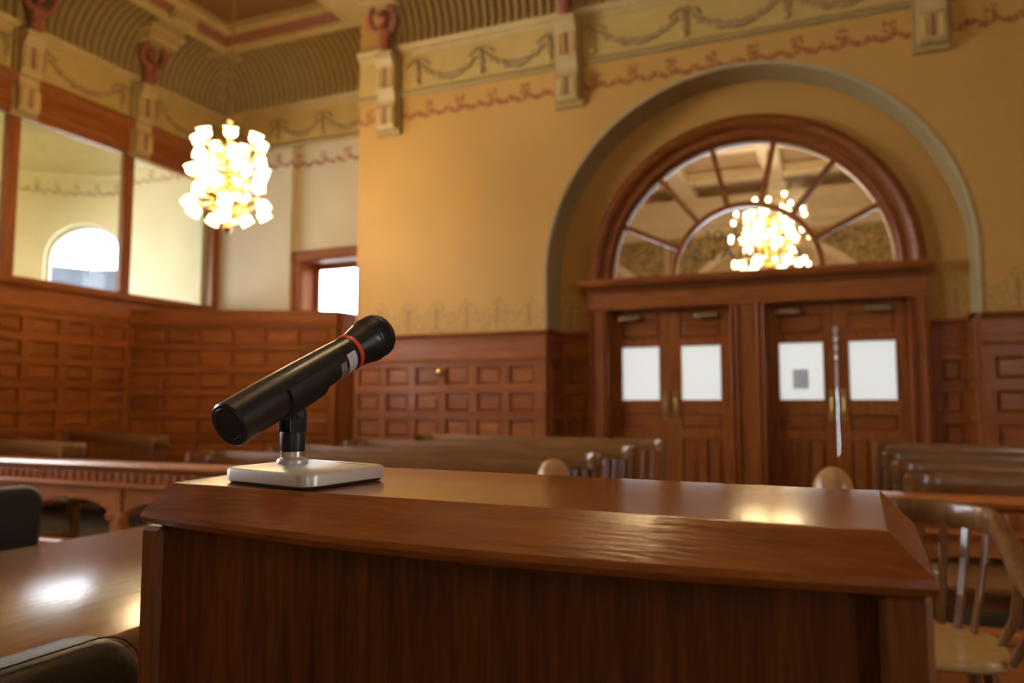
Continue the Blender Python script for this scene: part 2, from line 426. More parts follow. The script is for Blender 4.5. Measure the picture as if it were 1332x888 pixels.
for along, c, wins in (('x', YF - 0.15, BWIN), ('y', XR + 0.15, RWIN), ('y', XL - .1, LWIN)):
    for x, w in wins:
        f = MB()
        for u0, u1, z0, z1 in ((-w / 2, -w / 2 + .09, WZ0, WZ1), (w / 2 - .09, w / 2, WZ0, WZ1), (-w / 2, w / 2, WZ0, WZ0 + .1), (-w / 2, w / 2, WZ1 - .1, WZ1), (-w / 2, w / 2, 2.85, 2.95), (-.03, .03, WZ0, WZ1)):
            f.box(u0, u1, -0.04, 0.04, z0, z1)
        struct(f.build('window_%d' % wn, 'oak_v', loc=(x, c, 0) if along == 'x' else (c, x, 0), rotz=0 if along == 'x' else PI / 2)); wn += 1

# ceiling: brown soffit with cream panels
b = MB(); b.box(XL - .2, XR + .2, YF - .2, RY + .4, ZC - .02, ZC + .15)
ceil = struct(b.build('ceiling', 'brownceil'))
for x0, x1, y0, y1 in ((-6.85, -6.2, 4.0, 7.3), (-3.6, 4.6, 2.0, 6.2), (-3.6, 4.6, -4, 1.0), (-6.85, -6.2, -4, 2.6)):
    MB().box(x0, x1, y0, y1, ZC - .05, ZC - .015, bev=.01).build('ceiling_panel', 'creamceil', ceil)

# ---------------------------------------------------------------- cornice, frieze, cove
FZ0, FZ1, KZ = 5.02, 5.50, 5.60
CO, CZT = 0.66, 6.26           # cove reach and top
TRIM = [2]
def trim_name():
    n = 'trim_%d' % TRIM[0]; TRIM[0] += 1; return n
def run_local(o_mb, length, prof): # profile (v outward, z) swept along +u
    o_mb.strip([[(0, -v, z) for v, z in prof], [(length, -v, z) for v, z in prof]])
    return o_mb
garl = {}
def garland_mesh(w):
    key = round(w, 2)
    if key in garl: return garl[key]
    rnd = random.Random(3)
    b = MB(); n = 26
    for i in range(n + 1):
        t = i / n; u = t * w; zz = -0.245 * (1 - (2 * t - 1) ** 2)
        r = 0.021 + 0.025 * (1 - abs(2 * t - 1))
        for k in range(2):
            b.sphere((u + rnd.uniform(-.014, .014), -0.012, zz + rnd.uniform(-.018, .018)), r * rnd.uniform(.7, 1.05), (1, .6, 1), 6, 4)
    g = b.mesh('swag', 'garland', smooth=True)
    b = MB()
    for i in range(9):
        b.sphere((rnd.uniform(-.02, .02), -0.012, -0.02 - i * .026), 0.038 - .0018 * i, (1, .6, 1), 6, 4)
    for sx in (-1, 1):
        for i in range(5): b.sphere((sx * (.03 + .03 * i), -0.012, .03 - .004 * i * i + rnd.uniform(-.01, .01)), .022, (1.2, .6, .8), 6, 4)
    d = b.mesh('drop', 'garland', smooth=True)
    b = MB(); b.lathe([(0.0, -.30), (.034, -.285), (.038, -.265), (.016, -.245), (0, -.24)], 8); t_ = b.mesh('gold_tassel', 'gold', smooth=True)
    garl[key] = (g, d, t_); return garl[key]
def cornice(p0, ang, length, swags, flute=0.10, base=True, s0=0.0, picture=True, cove=True, pan0=0.0, pan1=None):
    """a run of frieze, swags, cove and ceiling mouldings; local +u runs along the wall, -v is into the room"""
    pan1 = pan1 if pan1 is not None else length
    fr = MB(); run_local(fr, length, [(0.0, FZ0 - .03), (0.012, FZ0 - .03), (0.012, FZ1), (0.0, FZ1)])
    root = struct(fr.build(trim_name(), 'frieze', loc=(p0[0], p0[1], 0), rotz=ang))
    b = MB(); run_local(b, length, [(0.0, 4.97), (.03, 4.975), (.045, 4.995), (.045, 5.012), (.028, 5.03), (.02, 5.045), (0, 5.045)]); b.build('picture_moulding', 'mould_d', root)
    b = MB(); run_local(b, length, [(0.0, FZ1 - .02), (.03, FZ1 - .015), (.04, FZ1 + .02), (.075, FZ1 + .035), (.08, FZ1 + .06), (.10, KZ - .015), (.10, KZ + .005), (.06, KZ + .012), (0, KZ + .012)]); b.build('cove_moulding', 'mould', root)
    if cove:
        n = max(3, int((pan1 - pan0) / flute)); rows = []; K = 10
        for i in range(n * 4 + 1):
            u = pan0 + (pan1 - pan0) * i / (n * 4); ph = (i % 4) / 4
            dep = (.07, .03, .0, .03)[i % 4]
            row = []
            for k in range(K + 1):
                a = PI / 2 * k / K
                # concave quarter: from the wall (v=.05,z=KZ) to (v=CO,z=CZT)
                v = .05 + (CO - .05) * (1 - math.cos(a)); z = KZ + (CZT - KZ) * math.sin(a)
                nv, nz = math.cos(a), -math.sin(a)
                row.append((u, -(v - nv * dep), z - nz * dep * 1.0))
            rows.append(row)
        m = MB(); m.strip(rows); fc = m.build('fluted_cove', 'cove', root, smooth=True)
        fc.data.materials.append(M['groove_shade'])      # shade inside the flutes is put into the colour of these faces
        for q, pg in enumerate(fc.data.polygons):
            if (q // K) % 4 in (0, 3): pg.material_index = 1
    b = MB(); run_local(b, length, [(CO - .05, CZT - .03), (CO - .02, CZT - .045), (CO + .04, CZT - .03), (CO + .06, CZT), (CO + .06, CZT + .04)]); b.build('ceiling_moulding', 'mould', root)
    b = MB(); run_local(b, length, [(CO + .04, CZT + .03), (CO + .16, CZT + .16)]); b.build('red_band', 'redband', root)
    b = MB(); run_local(b, length, [(CO + .13, CZT + .17), (CO + .14, CZT + .13), (CO + .19, CZT + .13), (CO + .23, CZT + .16), (CO + .24, CZT + .20), (CO + .24, ZC)]); b.build('ceiling_moulding', 'mould', root)
    for u0, w in swags:
        g, d, t_ = garland_mesh(w)
        z = 5.375
        link('swag', g, root, (u0, -.012, z)); 
    ends = sorted({round(u, 3) for u0, w in swags for u in (u0, u0 + w)})
    for u in ends:
        g, d, t_ = garland_mesh(0.8)
        link('drop', d, root, (u, -.012, 5.375)); link('gold_tassel', t_, root, (u, -.03, 5.375))
    return root
# back wall: swags per bay between corbels at x = -4.97, -2.63, 0.96
def sw(x0, x1, n): return [(x0 + (x1 - x0) * i / n, (x1 - x0) / n) for i in range(n)]
cornice((XC, YB), 0, XR - XC, [(a - XC, w) for a, w in sw(-4.58, -2.86, 2) + sw(-2.36, 0.70, 3) + sw(1.24, 4.0, 3)], pan0=0.62)
cornice((XL, YA), 0, XC - XL, [(a - XL, w) for a, w in sw(-8.3, -5.9, 3)])
cornice((XL, YF), PI / 2, YA - YF, [(a - YF, w) for a, w in sw(4.2, 5.6, 1) + sw(6.05, 7.15, 1) + sw(7.72, 8.8, 1)])

# corbels under the beams: console, block, sculpted terracotta leaf-bust
def corbel(loc, rotz):
    b = MB()
    prof = [(0, 4.56), (.10, 4.56), (.14, 4.60), (.145, 4.80), (.11, 4.86), (.10, 4.93), (.13, 5.0), (.15, 5.06), (.155, 5.32), (.19, 5.38), (.22, 5.42), (.22, 5.50), (0, 5.50)]
    b.prism(prof, lambda v, z, w: Vector((w - .125, -v, z)), 0.25)
    root = struct(b.build(trim_name(), 'mould', loc=loc, rotz=rotz, bev=.008))
    b = MB(); b.prism([(0, 4.50), (.05, 4.50), (.06, 5.5), (.06, 6.2), (0, 6.2)], lambda v, z, w: Vector((w - .165, -v, z)), 0.33); b.build('backing_pilaster', 'mould_d', root, bev=.006)
    b = MB()
    for sx in (-1, 1):
        for i in range(7): b.sphere((sx * .075, -.148, 4.63 + i * .028), .02, (1.4, .5, 1), 6, 4)
        for i in range(8): b.sphere((sx * .075, -.158, 5.09 + i * .03), .02, (1.4, .5, 1), 6, 4)
    b.build('carved_leaf', 'gold', root, smooth=True)
    b = MB()
    for i in range(7): b.sphere((0, -.148, 4.62 + i * .03), .022, (1, .5, 1), 6, 4)
    for i in range(8): b.sphere((0, -.158, 5.08 + i * .032), .024, (1, .5, 1), 6, 4)
    b.build('carved_stem', 'redband', root, smooth=True)
    # leaf-bust: lower bulb, waist, two raised fronds meeting the beam
    b = MB(); b.lathe([(0, 5.47), (.06, 5.49), (.085, 5.56), (.065, 5.62), (.085, 5.70), (.105, 5.77), (.075, 5.83), (.035, 5.87), (0, 5.88)], 12, Matrix.Translation((0, -.15, 0)))
    b.build('sculpted_bust', 'terracotta', root, smooth=True)
    for sx in (-1, 1):
        b = MB(); b.tube([(sx * .05, -.16, 5.76), (sx * .12, -.18, 5.80), (sx * .175, -.21, 5.87), (sx * .165, -.24, 5.96), (sx * .11, -.27, 6.06)], [.045, .046, .040, .036, .034], 8)
        b.build('raised_arm', 'terracotta', root, smooth=True)
    b = MB(); b.sphere((0, -.20, 5.93), .066, (1, 1, 1.15), 12, 8); b.build('sculpted_head', 'terracotta', root, smooth=True)
    b = MB()
    for k in range(7):
        a = PI * k / 6; b.sphere((.07 * math.cos(a), -.185, 5.955 + .055 * math.sin(a)), .026, (1, 1, 1), 6, 4)
    b.build('carved_hair', 'redband', root, smooth=True)
    # capital block carrying the beam
    b = MB(); b.box(-.24, .24, -.42, 0, 6.04, 6.14); b.box(-.28, .28, -.5, 0, 6.14, 6.24); b.build('capital_block', 'mould', root, bev=.012)
    return root
for x in (-4.97, -2.63, 0.96, 4.4): corbel((x, YB, 0), 0)
for y in (4.22, 5.83, 7.44): corbel((XL, y, 0), PI / 2)

# ceiling beams with red side bands and a row of carved beads
def beam(p0, ang, length, hw, z0=6.24):
    b = MB(); b.box(0, length, -hw, hw, z0, ZC, bev=.01)
    root = struct(b.build(trim_name(), 'mould', loc=(p0[0], p0[1], 0), rotz=ang))
    for s in (-1, 1):
        b = MB(); y0, y1 = sorted((s * hw, s * (hw + .03))); b.box(0, length, y0, y1, 6.36, 6.47); b.build('red_band', 'redband', root)
        b = MB(); y0, y1 = sorted((s * hw, s * (hw + .09))); b.box(0, length, y0, y1, 6.50, 6.58, bev=.015); b.build('beam_moulding', 'mould', root)
        b = MB(); n = int(min(length, 4.5) / .07)
        for i in range(n): b.sphere((length - .04 - i * .07, s * (hw - .01), z0 + .005), .034, (.8, 1, 1), 6, 4)
        o = b.build('carved_beads', 'gold', root, smooth=True); o['kind'] = 'stuff'
    return root
beam((-5.16, YF), PI / 2, YB - YF + .1, 0.50, 6.12)
for x in (-2.63, 0.96, 4.4): beam((x, YF), PI / 2, YB - YF, 0.2)
beam((XL, 7.44), 0, .80, 0.2); beam((XL, 5.83), 0, .80, 0.2); beam((XL, 4.22), 0, .80, 0.2)

# ---------------------------------------------------------------- wainscots
panel_cache = {}
def panel_mesh(w, h, mat='oak_h'):
    k = (round(w, 3), round(h, 3), mat)
    if k not in panel_cache:
        b = MB(); i = min(.035, w * .2)
        ring = [[(0, .0, 0), (w, .0, 0), (w, .0, h), (0, .0, h)], [(0, -.001, 0), (w, -.001, 0), (w, -.001, h), (0, -.001, h)],
                [(i, -.016, i), (w - i, -.016, i), (w - i, -.016, h - i), (i, -.016, h - i)]]
        V = b.strip(ring, closed_v=True); b.bm.faces.new(V[-1])
        panel_cache[k] = b.mesh('panel', mat)
    return panel_cache[k]
def wainscot(p0, ang, length, zcap, zfas, rows, cols, stile, cap=True, capd=.07, bead=True, flush=False, z0=0.0):
    """rows: [(z0,z1)] panel rows; cols: [(u0,u1)] panel columns; rails and stiles fill the rest and stand proud"""
    b = MB(); b.box(0, length, -.012, 0, z0, zcap)
    root = struct(b.build(trim_name(), 'oak_h', loc=(p0[0], p0[1], 0), rotz=ang))
    pr = -.046
    zr = sorted(rows); edges = [z0] + [z for r in zr for z in r] + [zfas]
    for i in range(0, len(edges), 2):
        if edges[i + 1] - edges[i] > .005:
            b = MB(); b.box(0, length, pr, -.010, edges[i], edges[i + 1], bev=.004); b.build('rail', 'oak_h', root)
    cu = sorted(cols); ue = [0] + [u for c in cu for u in c] + [length]
    for r0, r1 in zr:
        for i in range(0, len(ue), 2):
            if ue[i + 1] - ue[i] > .004:
                k = ('stile', round(ue[i + 1] - ue[i], 3), round(r1 - r0, 3))
                if k not in panel_cache:
                    panel_cache[k] = MB().box(0, ue[i + 1] - ue[i], pr, -.010, 0, r1 - r0, bev=.004).mesh('stile', 'oak_v')
                link('stile', panel_cache[k], root, (ue[i], 0, r0))
        for c0, c1 in cu:
            link('panel', panel_mesh(c1 - c0, r1 - r0), root, (c0, -.012, r0))
    b = MB(); b.box(0, length, -.04, -.010, zfas, zcap, bev=.003); b.build('fascia_board', 'oak_h', root)
    b = MB(); run_local(b, length, [(.01, zfas - .02), (.058, zfas - .015), (.06, zfas), (.05, zfas + .012), (.04, zfas + .02), (.01, zfas + .02)]); b.build('fascia_moulding', 'oak_h', root)
    if cap:
        b = MB(); run_local(b, length, [(.0, zcap - .055), (.035, zcap - .055), (.045, zcap - .03), (capd, zcap - .015), (capd + .006, zcap + .012), (capd - .01, zcap + .022), (0, zcap + .022)]); b.build('cap_moulding', 'oak_h', root)
        if bead:
            b = MB(); n = int(length / .045)
            for i in range(n): b.box(.01 + i * .045, .032 + i * .045, -.05, -.03, zcap - .085, zcap - .058)
            o = b.build('dentils', 'oak_h', root); o['kind'] = 'stuff'
    return root
def cols_even(u0, u1, n, gap):
    w = (u1 - u0 - gap * (n - 1)) / n
    return [(u0 + i * (w + gap), u0 + i * (w + gap) + w) for i in range(n)]
WROWS = [(1.42 - .305 * i, 1.62 - .305 * i) for i in range(5)]
# back wall: left of the niche, its two reveals and inner bits, right of the niche
wainscot((XC + .02, YB), 0, (NX - NR) - XC - .02, 2.0, 1.70, WROWS, cols_even(.06, 2.36, 6, .105), .1)
wainscot((NX - NR, YB), PI / 2, ND, 2.0, 1.70, WROWS, [(.12, .30)], .1)
for p in ((NX - NR + .015, AX - AR), (AX + AR, NX + NR - .015)):
    wainscot((p[0], YB + ND), 0, p[1] - p[0], 2.0, 1.70, WROWS, [(.10, p[1] - p[0] - .09)], .08)
wainscot((NX + NR, YB + ND), -PI / 2, ND, 2.0, 1.70, WROWS, [(.12, .30)], .1)
wainscot((NX + NR, YB), 0, XR - NX - NR, 2.0, 1.74, WROWS, cols_even(.10, 5.1, 9, .1), .1)
# left wall
LROWS = [(2.03 - .275 * i, 2.20 - .275 * i) for i in range(7)]
wainscot((XL, 1.9), PI / 2, YA - 1.9, LZ0 - .16, 2.30, LROWS, [(a - 1.9, a - 1.9 + .345) for a in [6.045 + .462 * k for k in range(-8, 4)]], .1, cap=False)
# low oak screen standing across the corner
SC0, SC1 = Vector((-8.58, 7.42, 0)), Vector((-6.12, 8.60, 0))
sd = SC1 - SC0; sl = sd.length; sa = math.atan2(sd.y, sd.x)
b = MB(); b.box(0, sl, 0.0, .14, 0, 2.42, bev=.004)
scr = struct(b.build('wall_screen', 'oak_v', loc=SC0, rotz=sa))
sroot = wainscot(SC0, sa, sl - .01, 2.42, 2.27, [(1.985 - .30 * i, 2.20 - .30 * i) for i in range(6)], cols_even(.05, sl - .1, 6, .02), .02, cap=False)
b = MB(); b.box(-.0, sl + .02, -.05, .16, 2.42, 2.445, bev=.006); b.build('screen_cap', 'oak_h', scr)

b = MB(); b.box(-6.16, -6.09, 8.63, RY, 0, 2.42); b.box(-6.17, -6.08, 8.62, RY, 2.42, 2.445)
struct(b.build('wall_screen_return', 'oak_v'))
# ---------------------------------------------------------------- glazing of the left wall
def left_window():
    y_mull = [WL0, 3.45 + .0, 4.55, 5.745, 7.317, WL1 + .02]
    y_mull = [WL0, 3.10, 4.40, 5.745, 7.317, 8.925]
    b = MB(); b.box(XL - .10, XL + .02, WL0 - .05, WL1 + .1, LZ0 - .075, LZ0, bev=.006)
    root = struct(b.build('window_1', 'oak_y'))
    b = MB(); b.box(XL - .10, XL + .02, WL0 - .05, WL1 + .1, LZ1, LZ1 + .06, bev=.006); b.build('head_rail', 'oak_y', root)
    for i, y in enumerate(y_mull):
        b = MB(); b.box(XL - .08, XL + .022, y - .075, y + .075, LZ0, LZ1, bev=.012); b.build('mullion', 'oak_v', root)
    for y0, y1 in zip(y_mull[:-1], y_mull[1:]):
        b = MB(); b.box(XL - .05, XL - .044, y0 + .05, y1 - .05, LZ0 - .01, LZ1 + .01); b.build('pane', 'glass', root)
    # wooden cornice above and sill shelf below
    b = MB()
    prof = [(0, LZ1 + .04), (.03, LZ1 + .04), (.035, LZ1 + .10), (.05, LZ1 + .12), (.05, LZ1 + .34), (.07, LZ1 + .36), (.10, LZ1 + .43), (.12, LZ1 + .445), (.12, LZ1 + .46), (0, LZ1 + .46)]
    b.strip([[(XL + v, y, z) for v, z in prof] for y in (1.9, YA)]); b.build('oak_cornice', 'oak_y', root)
    b = MB()
    prof = [(0, LZ0 - .19), (.04, LZ0 - .185), (.045, LZ0 - .13), (.075, LZ0 - .11), (.09, LZ0 - .085), (.09, LZ0 - .06), (.02, LZ0 - .05)]
    b.strip([[(XL + v, y, z) for v, z in prof] for y in (1.9, YA)]); b.build('window_sill', 'oak_y', root)
left_window()
# oak window of the alcove
b = MB()
for x0, x1, z0, z1 in ((WX0 - .14, WX0 + .02, WA0, WA1 + .12), (WX1 - .02, WX1 + .14, WA0, WA1 + .12)):
    b.box(x0, x1, RY - .045, RY + .02, z0, z1, bev=.01)
aw = struct(b.build('window_2', 'oak_v'))
MB().box(WX0 - .17, WX1 + .17, RY - .075, RY + .02, WA1 - .02, WA1 + .14, bev=.02).build('lintel', 'oak_h', aw)
b = MB(); b.box(WX0, WX0 + .03, RY, RY + .38, WA0, WA1); b.box(WX1 - .03, WX1, RY, RY + .38, WA0, WA1); b.box(WX0, WX1, RY, RY + .38, WA1 - .03, WA1); b.box(WX0, WX1, RY, RY + .38, WA0, WA0 + .03)
b.build('jamb_lining', 'oak_v', aw)
b = MB(); b.box(WX0 + .03, WX0 + .09, RY + .30, RY + .35, WA0, WA1 - .03); b.box(WX1 - .09, WX1 - .03, RY + .30, RY + .35, WA0, WA1 - .03); b.box(WX0 + .09, WX1 - .09, RY + .30, RY + .35, WA1 - .10, WA1 - .03)
b.build('sash', 'oak_v', aw)
MB().box(WX0 + .08, WX1 - .08, RY + .32, RY + .326, WA0 + .03, WA1 - .08).build('pane', 'glass', aw)
portal(((WX0 + WX1) / 2, RY + .42, (WA0 + WA1) / 2), (math.radians(-90), 0, 0), WX1 - WX0, WA1 - WA0)

# ---------------------------------------------------------------- pale turret room beyond the glazing
TC, TR = Vector((-10.6, 7.35)), 1.85
wc_a = math.atan2(8.93 - TC.y, -11.47 - TC.x)      # bearing of its arched window
def turret_pt(a, r=TR): return (TC.x + r * math.cos(a), TC.y + r * math.sin(a))
A0, A1 = math.radians(80), math.radians(270)
HW, SPR, TOPW, SILL = 0.60 / TR, 3.62, 4.22, 1.3
N_ = 120; rows_in = []
b = MB()
def wtop(a, c, hw, spr, rad):
    d = (a - c) * TR
    return spr + math.sqrt(max(0, rad * rad - d * d)) if abs(d) < rad else None
wins2 = [(wc_a, 0.60), (math.radians(196), 0.55), (math.radians(246), 0.55)]  # first is the visible arched one; the others are unseen, added to brighten the turret
angs = [A0 + (A1 - A0) * i / N_ for i in range(N_ + 1)]
for c_, r_ in wins2:
    angs += [c_ - r_ / TR, c_ + r_ / TR]
angs = sorted(angs)
for a0, a1 in zip(angs[:-1], angs[1:]):
    am = (a0 + a1) / 2; hit = None
    for c_, r_ in wins2:
        if abs(am - c_) * TR < r_: hit = (c_, r_)
    for rad in (TR, TR + .3):
        if hit:
            c_, r_ = hit
            t0 = SPR + math.sqrt(max(0, r_ * r_ - ((a0 - c_) * TR) ** 2)); t1 = SPR + math.sqrt(max(0, r_ * r_ - ((a1 - c_) * TR) ** 2))
            b.poly([(*turret_pt(a0, rad), t0), (*turret_pt(a1, rad), t1), (*turret_pt(a1, rad), 5.6), (*turret_pt(a0, rad), 5.6)])
            b.poly([(*turret_pt(a0, rad), 0), (*turret_pt(a1, rad), 0), (*turret_pt(a1, rad), SILL), (*turret_pt(a0, rad), SILL)])
            if rad == TR:
                b.poly([(*turret_pt(a0, TR), t0), (*turret_pt(a1, TR), t1), (*turret_pt(a1, TR + .3), t1), (*turret_pt(a0, TR + .3), t0)])
                b.poly([(*turret_pt(a0, TR), SILL), (*turret_pt(a1, TR), SILL), (*turret_pt(a1, TR + .3), SILL), (*turret_pt(a0, TR + .3), SILL)])
        else:
            b.poly([(*turret_pt(a0, rad), 0), (*turret_pt(a1, rad), 0), (*turret_pt(a1, rad), 5.6), (*turret_pt(a0, rad), 5.6)])
for c_, r_ in wins2:
    for sgn in (-1, 1):
        a = c_ + sgn * r_ / TR
        b.poly([(*turret_pt(a, TR), SILL), (*turret_pt(a, TR), SPR), (*turret_pt(a, TR + .3), SPR), (*turret_pt(a, TR + .3), SILL)])
e0 = turret_pt(A0); e1 = turret_pt(A1)
b.box(e0[0], XL - .16, 8.8, 9.2, 0, 5.6)
b.box(e1[0], XL - .16, e1[1] - .3, e1[1], 0, 5.6)
M['outer_st'] = stencil_plaster('pale_room_plaster', (0.74, 0.68, 0.43), lower=False, up_c=(0.42, 0.28, 0.17))
struct(b.build('wall_turret', 'outer_st'))
b = MB()
b.box(-13, XL - .16, 5.0, 9.6, 5.55, 5.7)
struct(b.build('ceiling_turret', 'outer_ceil'))
b = MB(); prof = [(0, 4.97), (.03, 4.98), (.05, 5.01), (.05, 5.05), (.02, 5.08), (0.02, 5.2), (.10, 5.35), (.3, 5.5), (.5, 5.55)]
b.strip([[(*turret_pt(a, TR - v), z) for v, z in prof] for a in angs]); 
b.strip([[(x, 8.8 - v, z) for v, z in prof] for x in (e0[0], XL - .16)])
struct(b.build(trim_name(), 'outer', smooth=True))
# the arched sash of the turret, each window with frame and glass
for wi, (c_, r_) in enumerate(wins2):
    b = MB()
    outl = [(-r_, SILL)] + [(-r_, SPR)] + [(r_ * math.cos(t), SPR + r_ * math.sin(t)) for t in [PI - PI * k / 20 for k in range(1, 20)]] + [(r_, SPR), (r_, SILL)]
    inl = [(u * (1 - .07 / r_), SPR + (z - SPR) * (1 - .07 / r_) if z > SPR else z) for u, z in outl]
    def pl(u, z, w): a = c_ - u / TR; return Vector((*turret_pt(a, TR + .18 + w), z))
    for w in (0, .05): b.strip([[pl(u, z, w) for u, z in outl], [pl(u, z, w) for u, z in inl]])
    b.strip([[pl(u, z, 0) for u, z in inl], [pl(u, z, .05) for u, z in inl]])
    o = struct(b.build('window_%d' % (3 + wi), 'white'))
    b = MB(); b.strip([[pl(u, z, .025) for u, z in inl], [pl(u * .98, SILL, .025) for u, z in inl]]); b.build('pane', 'glass', o)
    m = Vector((*turret_pt(c_, TR + .35), (SILL + SPR + r_) / 2))
    portal(m, (math.radians(90), 0, c_ + PI / 2), 2 * r_, SPR + r_ - SILL)
# slate-coloured house seen low through the arched window
b = MB(); b.prism([(-2.2, 0), (2.2, 0), (2.2, 4.75), (1.2, 4.9), (0.3, 4.82), (-2.2, 4.88)], lambda u, z, w: Vector((u, w, z)), 1.5)
hs = (-18.5, 14.4)
tag(b.build('distant_house', 'greybuild', loc=(hs[0], hs[1], 0), rotz=math.radians(52)), 'slate blue house seen through the arched window beyond the glazing', 'house')

# ---------------------------------------------------------------- hall beyond the doors
HY0, HY1, HX0, HX1, HZ = YB + .6, 14.4, -5.1, 5.6, 5.15
b = MB()
HW_ = [(-4.2, 1.5), (-0.85, 1.9), (2.6, 1.5)]  # low unseen openings, added so daylight whitens the frosted door panes
u = HX0
for x, w in HW_:
    b.box(u, x - w / 2, HY1, HY1 + .3, 0, HZ); b.box(x - w / 2, x + w / 2, HY1, HY1 + .3, 0, .3); b.box(x - w / 2, x + w / 2, HY1, HY1 + .3, 2.35, HZ); u = x + w / 2
b.box(u, HX1, HY1, HY1 + .3, 0, HZ)
b.box(HX0 - .3, HX0, RY + .41, HY1 + .3, 0, HZ); b.box(HX1, HX1 + .3, HY0, HY1 + .3, 0, HZ)
struct(b.build('wall_hall', 'hallwall'))
for x, w in HW_: portal((x, HY1 + .35, 1.32), (math.radians(-90), 0, 0), w, 2.05)
hc = struct(MB().box(HX0 - .3, HX1 + .3, HY0, HY1 + .3, HZ, HZ + .2).build('ceiling_hall', 'hallwall'))
for x in (-3.9, -2.35, -.8, .75, 2.3, 3.85): MB().box(x - .16, x + .16, HY0, HY1, HZ - .22, HZ, bev=.03).build('ceiling_beam', 'halllight', hc)
for y in (9.9, 11.6, 13.2): MB().box(HX0, HX1, y - .14, y + .14, HZ - .20, HZ - .01, bev=.03).build('ceiling_beam', 'halllight', hc)
b = MB(); prof = [(0, 4.30), (.05, 4.32), (.06, 4.42), (.12, 4.47), (.14, 4.6), (.3, 4.8), (.34, 4.95), (0, 5.0)]
b.strip([[(x, HY1 - v, z) for v, z in prof] for x in (HX0, HX1)]); struct(b.build(trim_name(), 'halllight'))
for cx in (-4.75, -.9, 2.95):
    root = None
    for r0, r1, d, mt in ((1.05, 1.18, .10, 'halllight'), (1.18, 1.38, .05, 'hallwall'), (1.38, 1.5, .12, 'halllight'), (1.5, 1.72, .07, 'hallwall'), (1.72, 1.86, .15, 'halllight')):
        b = MB(); P0, P1 = arc(cx, 2.32, r0, PI, 0, 32), arc(cx, 2.32, r1, PI, 0, 32)
        rows = [[Vector((x, HY1, z)) for x, z in P0], [Vector((x, HY1 - d, z)) for x, z in P0], [Vector((x, HY1 - d, z)) for x, z in P1], [Vector((x, HY1, z)) for x, z in P1]]
        b.strip(rows)
        o = b.build('archivolt' if root else trim_name(), mt, root, smooth=True)
        if not root: root = struct(o)
    # ornamented spandrels
    b = MB(); P = arc(cx, 2.32, 1.88, PI, 0, 32)
    b.strip([[Vector((x, HY1 - .012, z)) for x, z in P], [Vector((x, HY1 - .012, 4.28)) for x, z in P]]); b.build('spandrel_ornament', 'hallorn', root)

# ---------------------------------------------------------------- door frame and fanlight
def D(v): return YB + v
fr = MB(); fr.box(AX - AR, AX + AR, D(.30), D(.56), 2.24, 2.50, bev=.006)
frame = struct(fr.build(trim_name(), 'oak_h'))
b = MB(); prof = [(0.18, 2.48), (.10, 2.485), (.085, 2.50), (.06, 2.515), (.05, 2.55), (.05, 2.572), (.30, 2.58)]
b.strip([[(x, D(.12 + v), z) for v, z in prof] for x in (AX - AR - .075, AX + AR + .055)])
for x in (AX - AR - .075, AX + AR + .055): b.poly([(x, D(.12 + v), z) for v, z in prof] + [(x, D(.42), 2.48)])
b.build('transom_cornice', 'oak_h', frame)
b = MB(); n = int(2 * AR / .05)
for i in range(n): b.box(AX - AR + .02 + i * .05, AX - AR + .045 + i * .05, D(.255), D(.30), 2.44, 2.475)
o = b.build('dentils', 'oak_h', frame); o['kind'] = 'stuff'
def fluted_post(x0, x1, z0, z1, y=D(.30)):
    b = MB(); w = x1 - x0; pr = [(x0, D(.56)), (x0, y + .02)]
    for f0, f1 in ((.0, .10), (.16, .26), (.74, .84), (.90, 1.0)):
        pr += [(x0 + w * f0, y + .02)] + [(x0 + w * (f0 + (f1 - f0) * t), y + .02 - .022 * math.sin(PI * t)) for t in (.25, .5, .75)] + [(x0 + w * f1, y + .02)]
    pr += [(x1, y + .02), (x1, D(.56))]
    pr2 = []
    for p in pr:
        if not pr2 or (abs(p[0] - pr2[-1][0]) + abs(p[1] - pr2[-1][1])) > 1e-5: pr2.append(p)
    b.prism(pr2, lambda u, v, w: Vector((u, v, z0 + w)), z1 - z0)
    return b
OP = [(-2.305, -0.985), (-0.63, 0.705)]
for x0, x1 in ((AX - AR + .005, OP[0][0]), (OP[0][1], OP[1][0]), (OP[1][1], AX + AR - .005)):
    fluted_post(x0, x1, 0, 2.24).build('door_post', 'oak_v', frame)
# fanlight: arched wood frame, sunburst bars, panes
GR, SR = 1.437, 0.765
prof = [(AR, D(.44)), (AR, D(.34)), (AR - .02, D(.31)), (AR - .07, D(.285)), (AR - .11, D(.30)), (AR - .135, D(.33)), (AR - .15, D(.37)), (AR - .17, D(.375)), (AR - .19, D(.36)), (AR - .22, D(.365)), (AR - .235, D(.40)), (GR + .01, D(.42)), (GR, D(.44)), (GR, D(.56)), (AR, D(.56))]
b = MB(); rows = [[(AX + r * math.cos(t), y, AZ + r * math.sin(t)) for r, y in prof] for t in [PI - PI * i / 56 for i in range(57)]]
b.strip(rows, closed_v=True)
fan = struct(b.build('window_6', 'oak_h', smooth=True))
b = MB(); prof = [(SR + .03, D(.52)), (SR + .03, D(.45)), (SR + .018, D(.435)), (SR - .018, D(.435)), (SR - .03, D(.45)), (SR - .03, D(.52))]
b.strip([[(AX + r * math.cos(t), y, AZ + r * math.sin(t)) for r, y in prof] for t in [PI - PI * i / 40 for i in range(41)]], closed_v=True)
b.build('inner_arch_bar', 'oak_h', fan, smooth=True)
b = MB(); b.box(AX - GR - .02, AX + GR + .02, D(.43), D(.53), AZ, AZ + .045, bev=.006); b.build('bottom_bar', 'oak_h', fan)
ANG = [PI * k / 7 for k in range(1, 7)]
